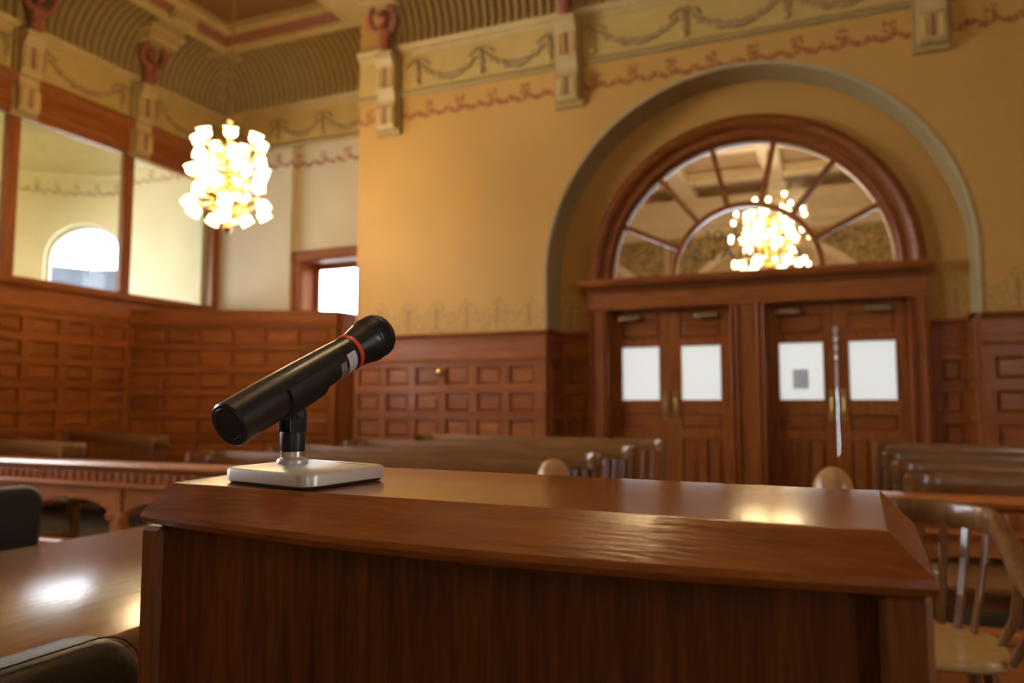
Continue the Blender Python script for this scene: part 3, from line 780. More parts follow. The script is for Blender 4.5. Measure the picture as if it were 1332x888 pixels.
for a in ANG:
    b = MB(); c_, s_ = math.cos(a), math.sin(a); r0, r1, h = SR + .02, GR + .01, .029
    pts2 = [(AX + r * c_ - q * s_, AZ + r * s_ + q * c_) for r, q in ((r0, -h), (r1, -h), (r1, h), (r0, h))]
    b.prism(pts2, lambda u, v, w: Vector((u, D(.44) + w, v)), .07); b.build('glazing_bar', 'oak_h', fan, bev=.006)
def sector_pane(r0, r1, a0, a1, n=10):
    b = MB(); P0 = [(AX + r0 * math.cos(a0 + (a1 - a0) * i / n), AZ + r0 * math.sin(a0 + (a1 - a0) * i / n)) for i in range(n + 1)]
    P1 = [(AX + r1 * math.cos(a0 + (a1 - a0) * i / n), AZ + r1 * math.sin(a0 + (a1 - a0) * i / n)) for i in range(n + 1)]
    b.strip([[Vector((x, D(.485), z)) for x, z in P0], [Vector((x, D(.485), z)) for x, z in P1]])
    return b
aa = [0] + ANG + [PI]
for a0, a1 in zip(aa[:-1], aa[1:]): sector_pane(SR, GR + .005, a0, a1).build('pane', 'glass', fan)
sector_pane(0.001, SR, 0, PI, 24).build('pane', 'glass', fan)
# gilt lettering on the hall side of the glass, so it reads backwards from this room
def letters(txt, size, width, x, z):
    c = bpy.data.curves.new('lettering', 'FONT'); c.body = txt; c.size = size; c.align_x = 'CENTER'; c.extrude = .001; c.space_character = 1.25
    t = bpy.data.objects.new('tmp_text', c); COL.objects.link(t)
    dg = bpy.context.evaluated_depsgraph_get(); me = bpy.data.meshes.new_from_object(t.evaluated_get(dg)); bpy.data.objects.remove(t)
    xs = [v.co.x for v in me.vertices]; k = width / (max(xs) - min(xs))
    for v in me.vertices: v.co = Vector((-v.co.x * k, v.co.z, v.co.y))
    me.materials.clear(); me.materials.append(M['letter'])
    return link('lettering', me, fan, (x, D(.495), z))
letters('COURT OF', .16, .84, AX, AZ + .40)
letters('APPEALS', .17, 1.12, AX, AZ + .19)

# ---------------------------------------------------------------- the four door leaves
def door(idx, x0, x1, meet_right):
    w = x1 - x0; Yd = D(.475)
    g0, g1 = .125, w - .125
    zg0, zg1 = 1.235, 1.835
    b = MB()
    zs = [(0.01, .22), (.83, .93), (1.09, zg0), (zg1, 1.92), (2.13, 2.245)]
    b.box(0, .115, 0, .045, .01, 2.245); b.box(w - .115, w, 0, .045, .01, 2.245)
    for a, c in zs: b.box(.115, w - .115, 0, .045, a, c)
    b.box(w / 2 - .045, w / 2 + .045, 0, .045, .22, .83)
    o = struct(b.build('door_%d' % idx, 'oak_v', loc=(x0, Yd, 0)))
    for u0, u1, z0, z1 in ((.115, w - .115, 1.92, 2.13), (.115, w - .115, .93, 1.09), (.115, w / 2 - .045, .22, .83), (w / 2 + .045, w - .115, .22, .83)):
        link('panel', panel_mesh(u1 - u0, z1 - z0, 'oak_h' if u1 - u0 > .3 else 'oak_v'), o, (u0, .03, z0))
        MB().box(u0, u1, .028, .04, z0, z1).build('panel_back', 'oak_v', o)
    MB().box(.115, w - .115, .018, .026, zg0, zg1).build('frosted_pane', 'frost', o)
    b = MB()
    for a, c, e, f in ((.105, w - .105, zg0 - .012, zg0 + .006), (.105, w - .105, zg1 - .006, zg1 + .012), (.105, .121, zg0, zg1), (w - .121, w - .105, zg0, zg1)): b.box(a, c, -.008, .006, e, f, bev=.003)
    b.build('glazing_bead', 'oak_v', o)
    px = w - .055 if meet_right else .055
    b = MB(); b.box(px - .03, px + .03, -.006, .002, 1.03, 1.35, bev=.003); pp = b.build('push_plate', 'brass', o)
    b = MB(); b.tube([(px, -.004, 1.10), (px, -.035, 1.12), (px, -.04, 1.19), (px, -.035, 1.26), (px, -.004, 1.28)], .009, 8); b.build('pull_handle', 'brass', pp, smooth=True)
    cx = w * .32 if meet_right else w * .60
    b = MB(); b.box(cx - .12, cx + .12, -.06, 0, 2.12, 2.185, bev=.014, seg=2); cl = b.build('door_closer', 'bronze', o, smooth=True)
    b = MB(); b.tube([(cx, -.04, 2.185), (cx, -.04, 2.205), (cx + (.2 if meet_right else -.2), -.03, 2.215)], .008, 6); b.build('closer_arm', 'bronze', cl)
    return o
mid = [(a + c) / 2 for a, c in OP]
door(1, OP[0][0], mid[0] - .0005, True); door(2, mid[0] + .0005, OP[0][1], False)
door(3, OP[1][0], mid[1] - .0006, True); door(4, mid[1] + .0006, OP[1][1], False)
b = MB(); b.box(-.075, .075, -.004, 0, -.10, .10)
tag(b.build('paper_notice', 'paper', loc=(-.305, D(.492), 1.455)), 'small grey paper notice stuck on the pane of a right-hand door leaf', 'notice')
# chain hanging at the meeting of the right-hand doors
ch = tag(empty('door_chain', (mid[1], D(.455), 1.98)), 'bright chain with a steel bar hanging between the two right-hand door leaves', 'chain')
lk = MB(); 
R_, r_ = .020, .006
lk.strip([[Vector(((R_ * .7 + r_ * math.cos(q)) * math.cos(t), r_ * math.sin(q), (R_ * 1.5 + r_ * math.cos(q)) * math.sin(t))) for q in [2 * PI * k / 6 for k in range(6)]] for t in [2 * PI * k / 12 for k in range(12)]], closed_u=True, closed_v=True)
lkm = lk.mesh('chain_link', 'sticker', smooth=True)
for i in range(7): link('chain_link', lkm, ch, (0, -.012, -.03 - i * .046), PI / 2 * (i % 2))
MB().box(-.012, .012, -.024, -.006, -.62, -.36, bev=.005).build('steel_bar', 'sticker', ch)
b = MB(); b.tube([(0, -.012, -.34), (0, -.012, -.37)], .004, 6); b.build('shackle', 'chrome', ch)
b = MB(); b.tube([(0, -.012, .26), (0, -.012, -.02)], .003, 6); b.build('hanging_wire', 'bronze', ch)

# brass handle on the wainscot of the back wall
h = tag(empty('brass_handle', (-4.215, YB - .034, 1.52)), 'brass door lever and rose fixed to the panelled wainscot', 'handle')
MB().box(-.028, .028, -.008, 0, -.09, .09, bev=.004).build('back_plate', 'brass_l', h)
b = MB(); b.lathe([(0, 0), (.014, 0), (.016, .03), (.034, .045), (.036, .06), (.02, .074), (0, .076)], 14, Matrix.Translation((0, -.004, .05)) @ Matrix.Rotation(PI / 2, 4, 'X')); b.build('knob', 'brass_l', h, smooth=True)
b = MB(); b.tube([(0, -.005, -.05), (0, -.04, -.055), (.03, -.05, -.06), (.05, -.05, -.062)], .011, 8); b.build('lever', 'brass_l', h, smooth=True)

# ================================================================ BENCHES
def bench(name, L, nsp):
    """courtroom bench facing -y: bent crest that runs down into arms, spindles, seat, legs"""
    root = empty(name)
    # crest path in plan (z = top height)
    pth = []; hl = L / 2
    RB = .15
    end = [(-hl, -.235, .868), (-hl, -.225, .87), (-hl, -.19, .87), (-hl, -.165, .87)]
    for k in range(7):
        q = PI / 2 * k / 6; end.append((-hl + RB * (1 - math.cos(q)), -RB * (1 - math.sin(q)), .87))
    pth = list(end)
    n = 12
    for i in range(1, n): pth.append((-hl + RB + (L - 2 * RB) * i / n, 0, .87))
    pth += [(-x, y, z) for x, y, z in end][::-1]
    def prof(i):
        e = min(i, len(pth) - 1 - i); hgt = .115 if e > 3 else (.100, .111, .115, .115)[e]; th = .018
        return [(-th, -hgt + .012), (-th, -.014), (-th * .5, -.001), (th * .5, -.001), (th, -.014), (th, -hgt + .012), (th * .5, -hgt), (-th * .5, -hgt)]
    b = MB(); b.sweep(pth, prof); b.build('crest_rail', 'pew', root, smooth=True)
    b = MB(); b.box(-hl + .02, hl - .02, -.50, -.0, .41, .445, bev=.012, seg=2); b.build('seat', 'pew', root, smooth=True)
    MB().box(-hl + .06, hl - .06, -.46, -.44, .34, .41).build('apron', 'pew', root)
    sp = MB(); sp.tube([(0, -.045, .44), (0, -.02, .60), (0, 0, .775)], [.010, .013, .010], 6); spm = sp.mesh('spindle', 'pew_v', smooth=True)
    for i in range(nsp): link('spindle', spm, root, (-hl + .10 + (L - .2) * (i + .5) / nsp, -.001, 0))
    ap = MB(); ap.tube([(0, 0, .44), (0, 0, .58), (0, 0, .77)], [.014, .020, .013], 8); apm = ap.mesh('arm_post', 'pew_v', smooth=True)
    for s in (-1, 1):
        link('arm_post', apm, root, (s * (hl - .004), -.21, 0)); link('arm_post', apm, root, (s * (hl - .03), -.09, 0))
    lg = MB(); lg.box(-.03, .03, -.03, .03, 0, .41, bev=.006); lgm = lg.mesh('leg', 'pew_v')
    for x in (-hl + .10, 0, hl - .10):
        for y in (-.42, -.06): link('leg', lgm, root, (x, y, 0))
        MB().box(x - .015, x + .015, -.39, -.09, .12, .16).build('stretcher', 'pew', root)
    return root
bmid = bench('courtroom_bench', 2.62, 26)
ROWS = [4.25, 5.10, 6.08, 7.30]
ROWN = ['directly behind the arched bar rail', 'in the second row back from the bar rail', 'in the third row back from the bar rail', 'in the last row before the panelled back wall']
first = True
for k, y in enumerate(ROWS):
    for cx, side, Lx in ((-2.76, 'left of the aisle', 0), (1.62, 'right of the aisle', 1)):
        o = bmid if first else copy_tree(bmid)
        first = False
        o.location = (cx, y, 0)
        tag(o, ('spindle-back oak bench %s, %s' % (side, ROWN[k])), 'bench', 'courtroom benches')
# angled benches by the left wall
for (x, y), a, lb in (((-6.26, 5.99), -15, 'dark bench set at an angle near the oak screen, behind another angled bench'), ((-5.69, 4.58), -13, 'dark bench set at an angle, nearer the bar rail than the other angled bench')):
    o = copy_tree(bmid); r = math.radians(a)
    o.location = (x - 1.31 * math.cos(r), y - 1.31 * math.sin(r), 0); o.rotation_euler = (0, 0, r)
    tag(o, lb, 'bench', 'courtroom benches')

# ================================================================ BAR RAIL
def bar_rail(x0, x1, posts, label):
    root = tag(empty('bar_rail', (0, 3.25, 0)), label, 'railing')
    b = MB(); prof = [(-.07, .835), (-.075, .85), (-.06, .866), (.06, .866), (.075, .85), (.07, .835), (.045, .82), (-.045, .82)]
    b.strip([[(x, v, z) for v, z in prof] for x in (x0, x1)], closed_v=True)
    for x in (x0, x1): b.poly([(x, v, z) for v, z in prof])
    b.build('hand_rail', 'rail', root, smooth=True)
    MB().box(x0, x1, -.028, .028, .742, .822).build('frieze_board', 'rail', root)
    n = int((x1 - x0) / .062); u = MB(); 
    u.lathe([(0, -.028), (.018, -.026), (.024, 0), (.018, .026), (0, .028)], 8, Matrix.Diagonal((1, .45, 1, 1))); um = u.mesh('carved_lobe', 'rail_v', smooth=True)
    for i in range(n):
        if i * .062 + x0 < -5.2 or i * .062 + x0 > 1.3: continue
        link('carved_lobe', um, root, (x0 + .03 + i * .062, -.029, .781))
    b = MB(); prof = [(-.05, .724), (-.055, .735), (-.04, .748), (.04, .748), (.055, .735), (.05, .724)]
    b.strip([[(x, v, z) for v, z in prof] for x in (x0, x1)], closed_v=True); b.build('lower_moulding', 'rail', root, smooth=True)
    for p0, p1 in zip(posts[:-1], posts[1:]):
        a, c = p0 + .04, p1 - .04; cx = (a + c) / 2; h = (c - a) / 2; n = 14
        out = [(a, .726), (a, .545)] + [(cx - h * .96 * math.cos(PI * i / n), .555 + .10 * math.sin(PI * i / n)) for i in range(n + 1)] + [(c, .545), (c, .726)]
        b = MB(); b.prism(out, lambda u, v, w: Vector((u, w - .018, v)), .036); b.build('arched_apron', 'rail', root)
        MB().box(a, c, -.02, .02, .10, .36, bev=.004).build('lower_panel', 'rail', root)
        MB().box(a, c, -.035, .035, .36, .40, bev=.006).build('lower_rail', 'rail', root)
    pm = MB().box(-.042, .042, -.03, .03, 0, .726, bev=.006).mesh('post', 'rail_v')
    cb = MB(); cb.lathe([(0, -.03), (.02, -.025), (.024, 0), (.012, .02), (0, .024)], 8); cbm = cb.mesh('carved_boss', 'rail_v', smooth=True)
    for p in posts:
        link('post', pm, root, (p, 0, 0))
        for s in (-1, 1):
            if posts[0] < p + s * .045 < posts[-1]: link('carved_boss', cbm, root, (p + s * .045, -.022, .565))
    MB().box(x0, x1, -.04, .04, 0, .10, bev=.006).build('base_rail', 'rail', root)
    return root
bar_rail(-8.45, -1.242, [-3.787 + .76 * k for k in range(-6, 4)] + [-1.288], 'carved oak bar rail with arched openings running left of the aisle posts')
bar_rail(0.073, 6.3, [.116 + .76 * k for k in range(0, 9)], 'carved oak bar rail running behind the wooden armchair, right of the aisle posts')
b = MB(); b.box(-.05, .05, 0, .002, -.05, .05)
tag(b.build('paper_tag', 'sticker', loc=(-4.30, 3.270, .672)), 'small white paper tag hanging below an arch of the left bar rail', 'tag')
def gate_post(x, label):
    b = MB(); b.box(-.068, .068, -.06, .06, 0, .84, bev=.008)
    root = empty('gate_post', (x, 3.25, 0)); tag(root, label, 'post', 'rounded gate posts at the aisle')
    b.build('post_body', 'rail_v', root)
    b = MB(); b.lathe([(.075, .84), (.080, .855), (.074, .875), (.068, .90), (.052, .93), (.030, .95), (.012, .956), (0, .957)], 20); b.build('domed_cap', 'finial', root, smooth=True)
    return root
gate_post(-1.157, 'oak gate post with a domed cap where the left-hand bar rail ends')
gate_post(-0.012, 'oak gate post with a domed cap where the right-hand bar rail starts')

# ================================================================ ARMCHAIR
def armchair(loc, rotz):
    root = tag(empty('armchair', loc, rotz), 'wooden slat-back armchair with pale seat in front of the right bar rail', 'chair')
    # seat: rounded saddle
    out = []
    for i in range(40):
        t = 2 * PI * i / 40; c_, s_ = math.cos(t), math.sin(t)
        rx = .245; ry = .24 if s_ > 0 else .235; e = .62 if s_ < 0 else .9
        out.append((rx * math.copysign(abs(c_) ** e, c_), ry * math.copysign(abs(s_) ** e, s_)))
    b = MB(); b.strip([[(x * .97, y * .97, .425) for x, y in out], [(x, y, .432) for x, y in out], [(x, y, .452) for x, y in out], [(x * .975, y * .975, .461) for x, y in out], [(x * .55, y * .55, .452) for x, y in out]], closed_v=True)
    b.bm.verts.ensure_lookup_table(); b.bm.faces.new(b.bm.verts[-40:]); b.bm.faces.new(b.bm.verts[:40])
    b.build('seat', 'seatply', root, smooth=True)
    pth = []; n = 36
    for i in range(n + 1):
        u = -1 + 2 * i / n; au = abs(u)
        # plan: wide U, open at the front
        ang = PI / 2 - u * math.radians(128)
        x, y = .262 * math.cos(ang), .03 + .27 * math.sin(ang)
        if au > .70: k = (au - .70) / .30; x = math.copysign(.262 + .035 * k, u); y = .03 - .02 - .27 * k
        if au < .55: z = .865 - .008 * (au / .55) ** 2
        else:
            t = min(1, (au - .55) / .42); z = .857 - .177 * t * t * (3 - 2 * t)
        pth.append((x, y, z))
    def prof(i):
        u = abs(-1 + 2 * i / n); t = min(1, max(0, (u - .52) / .3))
        h = .085 - .048 * t; th = .015 + .020 * t
        return [(-th, -h + .008), (-th, -.010), (-th * .6, 0), (th * .6, 0), (th, -.010), (th, -h + .008), (th * .6, -h), (-th * .6, -h)]
    b = MB(); b.sweep(pth, prof); b.build('crest_and_arms', 'chair', root, smooth=True)
    for i, a in enumerate((-66, -47, -30, -14, 0, 14, 30, 47, 66)):
        r = math.radians(a); x, y = .262 * math.sin(r), .03 + .27 * math.cos(r)
        w = .013
        b = MB(); rows = []
        for t in (0, .33, .66, 1):
            z = .45 + (.80 - .45) * t; px = x * (.74 + .26 * t); py = y * (.74 + .26 * t) - .02 * math.sin(PI * t)
            tx, ty = math.cos(r), -math.sin(r); nx, ny = math.sin(r), math.cos(r)
            rows.append([(px - tx * w - nx * .006, py - ty * w - ny * .006, z), (px + tx * w - nx * .006, py + ty * w - ny * .006, z), (px + tx * w + nx * .006, py + ty * w + ny * .006, z), (px - tx * w + nx * .006, py - ty * w + ny * .006, z)])
        b.strip(rows, closed_v=True); b.build('back_slat', 'chair', root, bev=.002)
    for s in (-1, 1):
        for y0, y1, zt in ((-.20, -.215, .645), (-.04, -.04, .65)):
            b = MB(); b.tube([(s * .225, y0 + .02, .45), (s * .27, y0, .55), (s * .279, y1, zt)], [.013, .018, .013], 8); b.build('arm_post', 'chair', root, smooth=True)
        for y in (-.17, .16):
            b = MB(); b.tube([(s * .17, y * .95, .43), (s * .20, y * 1.1, .22), (s * .225, y * 1.22, 0)], [.019, .024, .016], 8); b.build('leg', 'chair', root, smooth=True)
        b = MB(); b.tube([(s * .212, -.20, .15), (s * .212, .19, .15)], .011, 8); b.build('stretcher', 'chair', root, smooth=True)
    b = MB(); b.tube([(-.21, 0, .15), (.21, 0, .15)], .011, 8); b.build('stretcher', 'chair', root, smooth=True)
    return root
armchair((0.22, 2.83, 0), math.radians(2))

# ================================================================ COUNSEL TABLE AND OFFICE CHAIRS
t = tag(empty('counsel_table', (-1.80, 1.15, 0)), 'long polished wooden table beside the lectern', 'table')
b = MB(); b.box(-.52, .52, -1.35, 1.35, .725, .76, bev=.010, seg=3); b.build('table_top', 'table', t, smooth=True)
b = MB(); b.box(-.46, .46, -1.28, 1.28, .62, .725); b.build('apron', 'table', t)
for x in (-.43, .43):
    for y in (-1.22, 0, 1.22): MB().box(x - .04, x + .04, y - .04, y + .04, 0, .65, bev=.006).build('leg', 'oak_v', t)

def cushion(w, d, h, r, seg=4):
    b = MB(); b.box(-w / 2, w / 2, -d / 2, d / 2, 0, h, bev=r, seg=seg); return b
def office_chair(loc, rotz, label, mat, top, bw, thick):
    """faces -y in local space"""
    root = tag(empty('office_chair', loc, rotz), label, 'chair', 'leather office chairs at the table')
    b = MB(); h = top - .50
    out = []
    rr = .07
    for cx, cz, a0 in ((bw / 2 - rr, h - rr, 0), (-bw / 2 + rr, h - rr, PI / 2), (-bw / 2 + .09, .03, PI), (bw / 2 - .09, .03, 1.5 * PI)):
        for k in range(6): out.append((cx + rr * math.cos(a0 + PI / 2 * k / 5), cz + rr * math.sin(a0 + PI / 2 * k / 5)))
    b.prism(out, lambda u, v, w: Vector((u, w - thick / 2, v)), thick)
    bk = b.build('backrest', mat, root, smooth=True, bev=min(.035, thick * .38), seg=4, loc=(0, .25, .50))
    b = MB(); pth = [(u * 1.004, 0, v) for u, v in out]
    b.tube([(u * 1.002, thick * .30, v + (0.004 if v > h / 2 else 0)) for u, v in out + [out[0]]], .0012, 6, caps=False); b.build('piping', mat, bk, smooth=True)
    o = cushion(.50, .50, .10, .035).build('seat', mat, root, smooth=True, loc=(0, -.02, .40))
    for s in (-1, 1):
        b = MB(); b.tube([(s * .27, .20, .47), (s * .29, .20, .62), (s * .29, .10, .645), (s * .29, -.12, .645)], .016, 8); b.build('armrest', 'blackp', root, smooth=True)
    MB().lathe([(.03, .10), (.03, .26), (.02, .26), (.02, .40)], 12).build('column', 'blackp', root, smooth=True)
    for k in range(5):
        a = 2 * PI * k / 5 + .3
        b = MB(); b.tube([(0, 0, .12), (.29 * math.cos(a), .29 * math.sin(a), .075)], [.03, .018], 6); lg = b.build('base_leg', 'blackp', root, smooth=True)
        b = MB(); b.lathe([(.0, -.02), (.028, -.02), (.028, .02), (0, .02)], 12, Matrix.Translation((.29 * math.cos(a), .29 * math.sin(a), .029)) @ Matrix.Rotation(a, 4, 'Z') @ Matrix.Rotation(PI / 2, 4, 'X')); b.build('caster', 'blackp', lg, smooth=True)
    return root
office_chair((-2.52, 1.76, 0), PI / 2, 'black leather office chair on the far side of the table, facing the lectern', 'leather', .90, .52, .09)
office_chair((-1.135, .55, 0), -PI / 2, 'dark leather office chair tucked in between the table and the lectern', 'leather_b', .905, .46, .10)

# ================================================================ LECTERN
LC = Vector((-.2769, .6525)); LA = -.028; LW, LD = .616, .198; ZT = 1.125; TX, TY = -.0064, .0224
lec = tag(empty('lectern', (LC.x, LC.y, 0), LA), 'dark oak lectern with a sloping rounded cap, standing under the microphone', 'lectern')
aF, aS, hC = .011, .028, .026
def top_z(x, y): return TX * x + TY * y
b = MB(); NB = 20
def ring(fx, fy, z, bow=0.0):
    out = []
    for k in range(NB + 1):
        u = -1 + 2 * k / NB
        out.append((u * (LW / 2 + fx), -LD / 2 - fy - bow * (1 - u * u), z + top_z(u * LW / 2, -LD / 2)))
    return out + [(sx * (LW / 2 + fx), LD / 2 + fy, z + top_z(sx * LW / 2, LD / 2)) for sx in (1, -1)]
BOW = .035
rows = [ring(aS - .012, aF - .008, ZT - hC - .014, BOW), ring(aS - .003, aF - .002, ZT - hC - .011, BOW), ring(aS, aF, ZT - hC - .006, BOW), ring(aS - .002, aF - .001, ZT - hC - .001, BOW), ring(.0016, .0016, ZT - .0009), ring(0, 0, ZT - .0001), ring(-.0016, -.0016, ZT)]
V = b.strip(rows, closed_v=True); b.bm.faces.new(V[-1]); b.bm.faces.new(V[0][::-1])
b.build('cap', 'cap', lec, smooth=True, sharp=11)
ZB = ZT - hC - .012
# near side: recessed panel between two end posts
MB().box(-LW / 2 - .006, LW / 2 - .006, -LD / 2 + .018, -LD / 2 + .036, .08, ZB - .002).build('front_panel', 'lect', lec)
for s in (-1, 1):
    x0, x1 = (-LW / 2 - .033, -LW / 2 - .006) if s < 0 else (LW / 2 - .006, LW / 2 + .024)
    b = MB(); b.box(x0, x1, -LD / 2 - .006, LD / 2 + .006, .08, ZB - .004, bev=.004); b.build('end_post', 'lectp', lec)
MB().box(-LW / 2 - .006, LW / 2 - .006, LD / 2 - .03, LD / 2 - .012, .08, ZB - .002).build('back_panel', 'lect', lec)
MB().box(-LW / 2 - .03, LW / 2 + .03, -LD / 2 - .02, LD / 2 + .02, 0, .08, bev=.008).build('plinth', 'lectp', lec)

# ================================================================ MICROPHONE STAND
QX, QY, QA, QW, QD = -.4742, .6188, -.21, .122, .104
zp = ZT + TX * (QX - LC.x) + TY * (QY - LC.y) + .0004
tilt = Matrix(((1, 0, 0), (0, 1, 0), (TX, TY, 1)))
stand = tag(empty('microphone_stand', (QX, QY, zp), QA), 'champagne metal desk stand with a black clip, on the lectern cap', 'stand')
stand.rotation_euler = (TY, -TX, QA)
def round_rect(w, d, r, n=6):
    out = []
    for cx, cy, a0 in ((w / 2 - r, d / 2 - r, 0), (-w / 2 + r, d / 2 - r, PI / 2), (-w / 2 + r, -d / 2 + r, PI), (w / 2 - r, -d / 2 + r, 1.5 * PI)):
        for k in range(n + 1): out.append((cx + r * math.cos(a0 + PI / 2 * k / n), cy + r * math.sin(a0 + PI / 2 * k / n)))
    return out
rr = round_rect(QW, QD, .014)
def scl(f): return [(x - math.copysign(f, x), y - math.copysign(f, y)) for x, y in rr]
b = MB(); V = b.strip([[(x, y, .0022) for x, y in scl(.0008)], [(x, y, .003) for x, y in rr], [(x, y, .0112) for x, y in rr], [(x, y, .0132) for x, y in scl(.0008)], [(x, y, .0142) for x, y in scl(.0028)]], closed_v=True)
b.bm.faces.new(V[0][::-1]); b.bm.faces.new(V[-1]); b.build('base_plate', 'plate', stand, smooth=True)
b = MB(); b.prism([(x, y) for x, y in round_rect(QW - .006, QD - .006, .012)], lambda u, v, w: Vector((u, v, w)), .0024); b.build('rubber_pad', 'rubber', stand)
# faint engraved marks near the far edge of the plate
b = MB(); rnd = random.Random(5)
for i in range(13):
    b.box(.000 + i * .0034, .000 + i * .0034 + rnd.uniform(.0012, .0024), .0375, .0375 + rnd.uniform(.0018, .0032), .0141, .01432)
o = b.build('engraved_mark', 'etch', stand)
ca, sa_ = math.cos(-QA), math.sin(-QA)
pd = Vector((-.5073 - QX, .6394 - QY)); PX, PY = pd.x * ca - pd.y * sa_, pd.x * sa_ + pd.y * ca
T3 = Matrix.Translation((PX, PY, 0))
b = MB(); b.lathe([(.0155, .0140), (.0157, .0165), (.0145, .0185), (.0118, .0195), (.0112, .0205)], 32, T3); b.build('base_flange', 'plate', stand, smooth=True)
b = MB(); b.lathe([(.0112, .0204), (.0122, .0208), (.0122, .0258), (.0115, .0262)], 32, T3); b.build('locking_ring', 'nickel', stand, smooth=True)
b = MB(); b.lathe([(.0121, .0262), (.0124, .0270), (.0126, .0440), (.0120, .0455), (.0, .0455)], 32, T3); b.build('clip_barrel', 'blackp', stand, smooth=True)
# microphone axis (world)
MT = Vector((-.5186, .5597, 1.1796)); MD = Vector((.137, .888, .439)).normalized()
HX = Vector((MD.x, MD.y, 0)).normalized(); SX = Vector((MD.y, -MD.x, 0)).normalized()   # horizontal heading, sideways
th_axis = math.atan2(MD.y, MD.x) - QA
# fork cheeks with pivot screw, turned to the microphone's heading
for s in (-1, 1):
    b = MB(); out = [(-.0095, 0), (.0095, 0), (.0095, .016)] + [(.0095 * math.cos(PI * k / 10), .019 + .0095 * math.sin(PI * k / 10)) for k in range(11)] + [(-.0095, .016)]
    b.prism(out, lambda u, v, w: Vector((u, w, v)), .0042)
    ck = b.build('clip_cheek', 'blackp', stand, bev=.0008, loc=(PX, PY, .0445)); ck.rotation_euler = (0, 0, th_axis); 
    ck.location = Vector((PX, PY, .0445)) + Matrix.Rotation(th_axis, 3, 'Z') @ Vector((0, .0062 if s > 0 else -.0104, 0))
    b = MB(); b.lathe([(0, 0), (.0048, 0), (.0048, .0012), (.0042, .0018), (0, .0018)], 20, Matrix.Translation((0, .0042 if s > 0 else 0, .019)) @ Matrix.Rotation(-s * PI / 2, 4, 'X')); sc = b.build('pivot_screw', 'blackg', ck, smooth=True)
b = MB(); b.box(-.007, .007, -.0062, .0062, .002, .030, bev=.002); tg = b.build('pivot_tongue', 'blackp', stand, loc=(PX, PY, .0445)); tg.rotation_euler = (0, 0, th_axis)

# ================================================================ MICROPHONE
mic = tag(empty('microphone', MT), 'black handheld microphone with a red ring, resting in the desk stand clip', 'microphone')
side = -SX; upv = SX.cross(MD)   # local frame: x = side (to the camera's right), y = up, z = along the axis
RM = Matrix((side, upv, MD)).transposed().to_4x4()
mic.rotation_euler = RM.to_euler()
R0 = .0222
b = MB(); b.lathe([(R0 - .0018, 0), (R0, .0022), (R0, .058), (.0215, .10), (.0202, .145), (.0194, .172)], 64); b.build('body', 'black', mic, smooth=True)
b = MB(); b.lathe([(.0, .0095), (.0126, .0095), (.0132, .0005), (.0140, -.0004), (.0172, -.0004), (.0182, .0006), (R0 - .0016, .0006), (R0 - .0018, .004)], 64); ec = b.build('end_cap', 'blackp', mic, smooth=True)
b = MB()
for k, xx in enumerate((-.005, 0.0, .0045)): b.box(xx - .0012, xx + .0012, -.0085 + .001 * k, .0080 - .0012 * k, .0060, .0096, bev=.0003)
b.build('cap_rib', 'blackg', ec)
b = MB(); b.lathe([(.0194, .172), (.0204, .1722), (.0204, .1776), (.0194, .1778)], 64); b.build('red_ring', 'red', mic, smooth=True)
b = MB(); b.lathe([(.0190, .1778), (.0192, .179), (.0213, .190), (.0232, .200), (.0244, .2055), (.0248, .2062)], 64); b.build('head_cone', 'black', mic, smooth=True)
b = MB(); b.lathe([(.0248, .2062), (.0249, .2066), (.0249, .2074), (.0246, .2078), (.0250, .2084), (.0252, .2105)], 64); b.build('head_collar', 'black', mic, smooth=True)
# pierced grille band: ring of small pillars in rows over a dark core
b = MB(); b.lathe([(.0235, .2105), (.0232, .222)], 48); b.build('grille_core', 'rubber', mic, smooth=True)
b = MB()
for row in range(5):
    z = .2110 + row * .0024
    for k in range(64):
        a = 2 * PI * (k + .5 * (row % 2)) / 64; r = .0247 - .0002 * row
        b.bm.verts.ensure_lookup_table()
        bmesh.ops.create_cube(b.bm, size=1, matrix=Matrix.Rotation(a, 4, 'Z') @ Matrix.Translation((r, 0, z)) @ Matrix.Rotation(PI / 4, 4, 'X') @ Matrix.Diagonal((.0022, .0012, .0012, 1)))
o = b.build('grille_mesh', 'blackg', mic); o['kind'] = 'stuff'
b = MB(); b.lathe([(.0236, .2215), (.0253, .2222), (.0255, .2240), (.0248, .2285), (.0228, .2325), (.0195, .2352), (.012, .2372), (0, .2378)], 64); b.build('head_cap', 'blackp', mic, smooth=True)
# stickers wrapped on the body: (angle range in degrees from the side axis, z range)
def wrap(name, a0, a1, z0, z1, mat, ragged=0.0, lift=.00018):
    rnd = random.Random(11); b = MB(); n = 12
    def rad(z): return .0202 + (.0194 - .0202) * (z - .145) / (.027) + lift if z > .145 else .0215 + (.0202 - .0215) * (z - .10) / .045 + lift
    rows = []
    for i in range(n + 1):
        a = math.radians(a0 + (a1 - a0) * i / n); j0 = rnd.uniform(-ragged, ragged); j1 = rnd.uniform(-ragged, ragged)
        rows.append([(-rad(z) * math.cos(a), rad(z) * math.sin(a), z) for z in (z0 + j0, (z0 + z1) / 2, z1 + j1)])
    b.strip(rows); return b.build(name, mat, mic, smooth=True)
wrap('white_sticker', -100, 18, .1525, .1665, 'sticker')
wrap('display_window', 21, 48, .150, .168, 'rubber')
wrap('tape_residue', -100, 2, .139, .1495, 'residue', ragged=.0012)
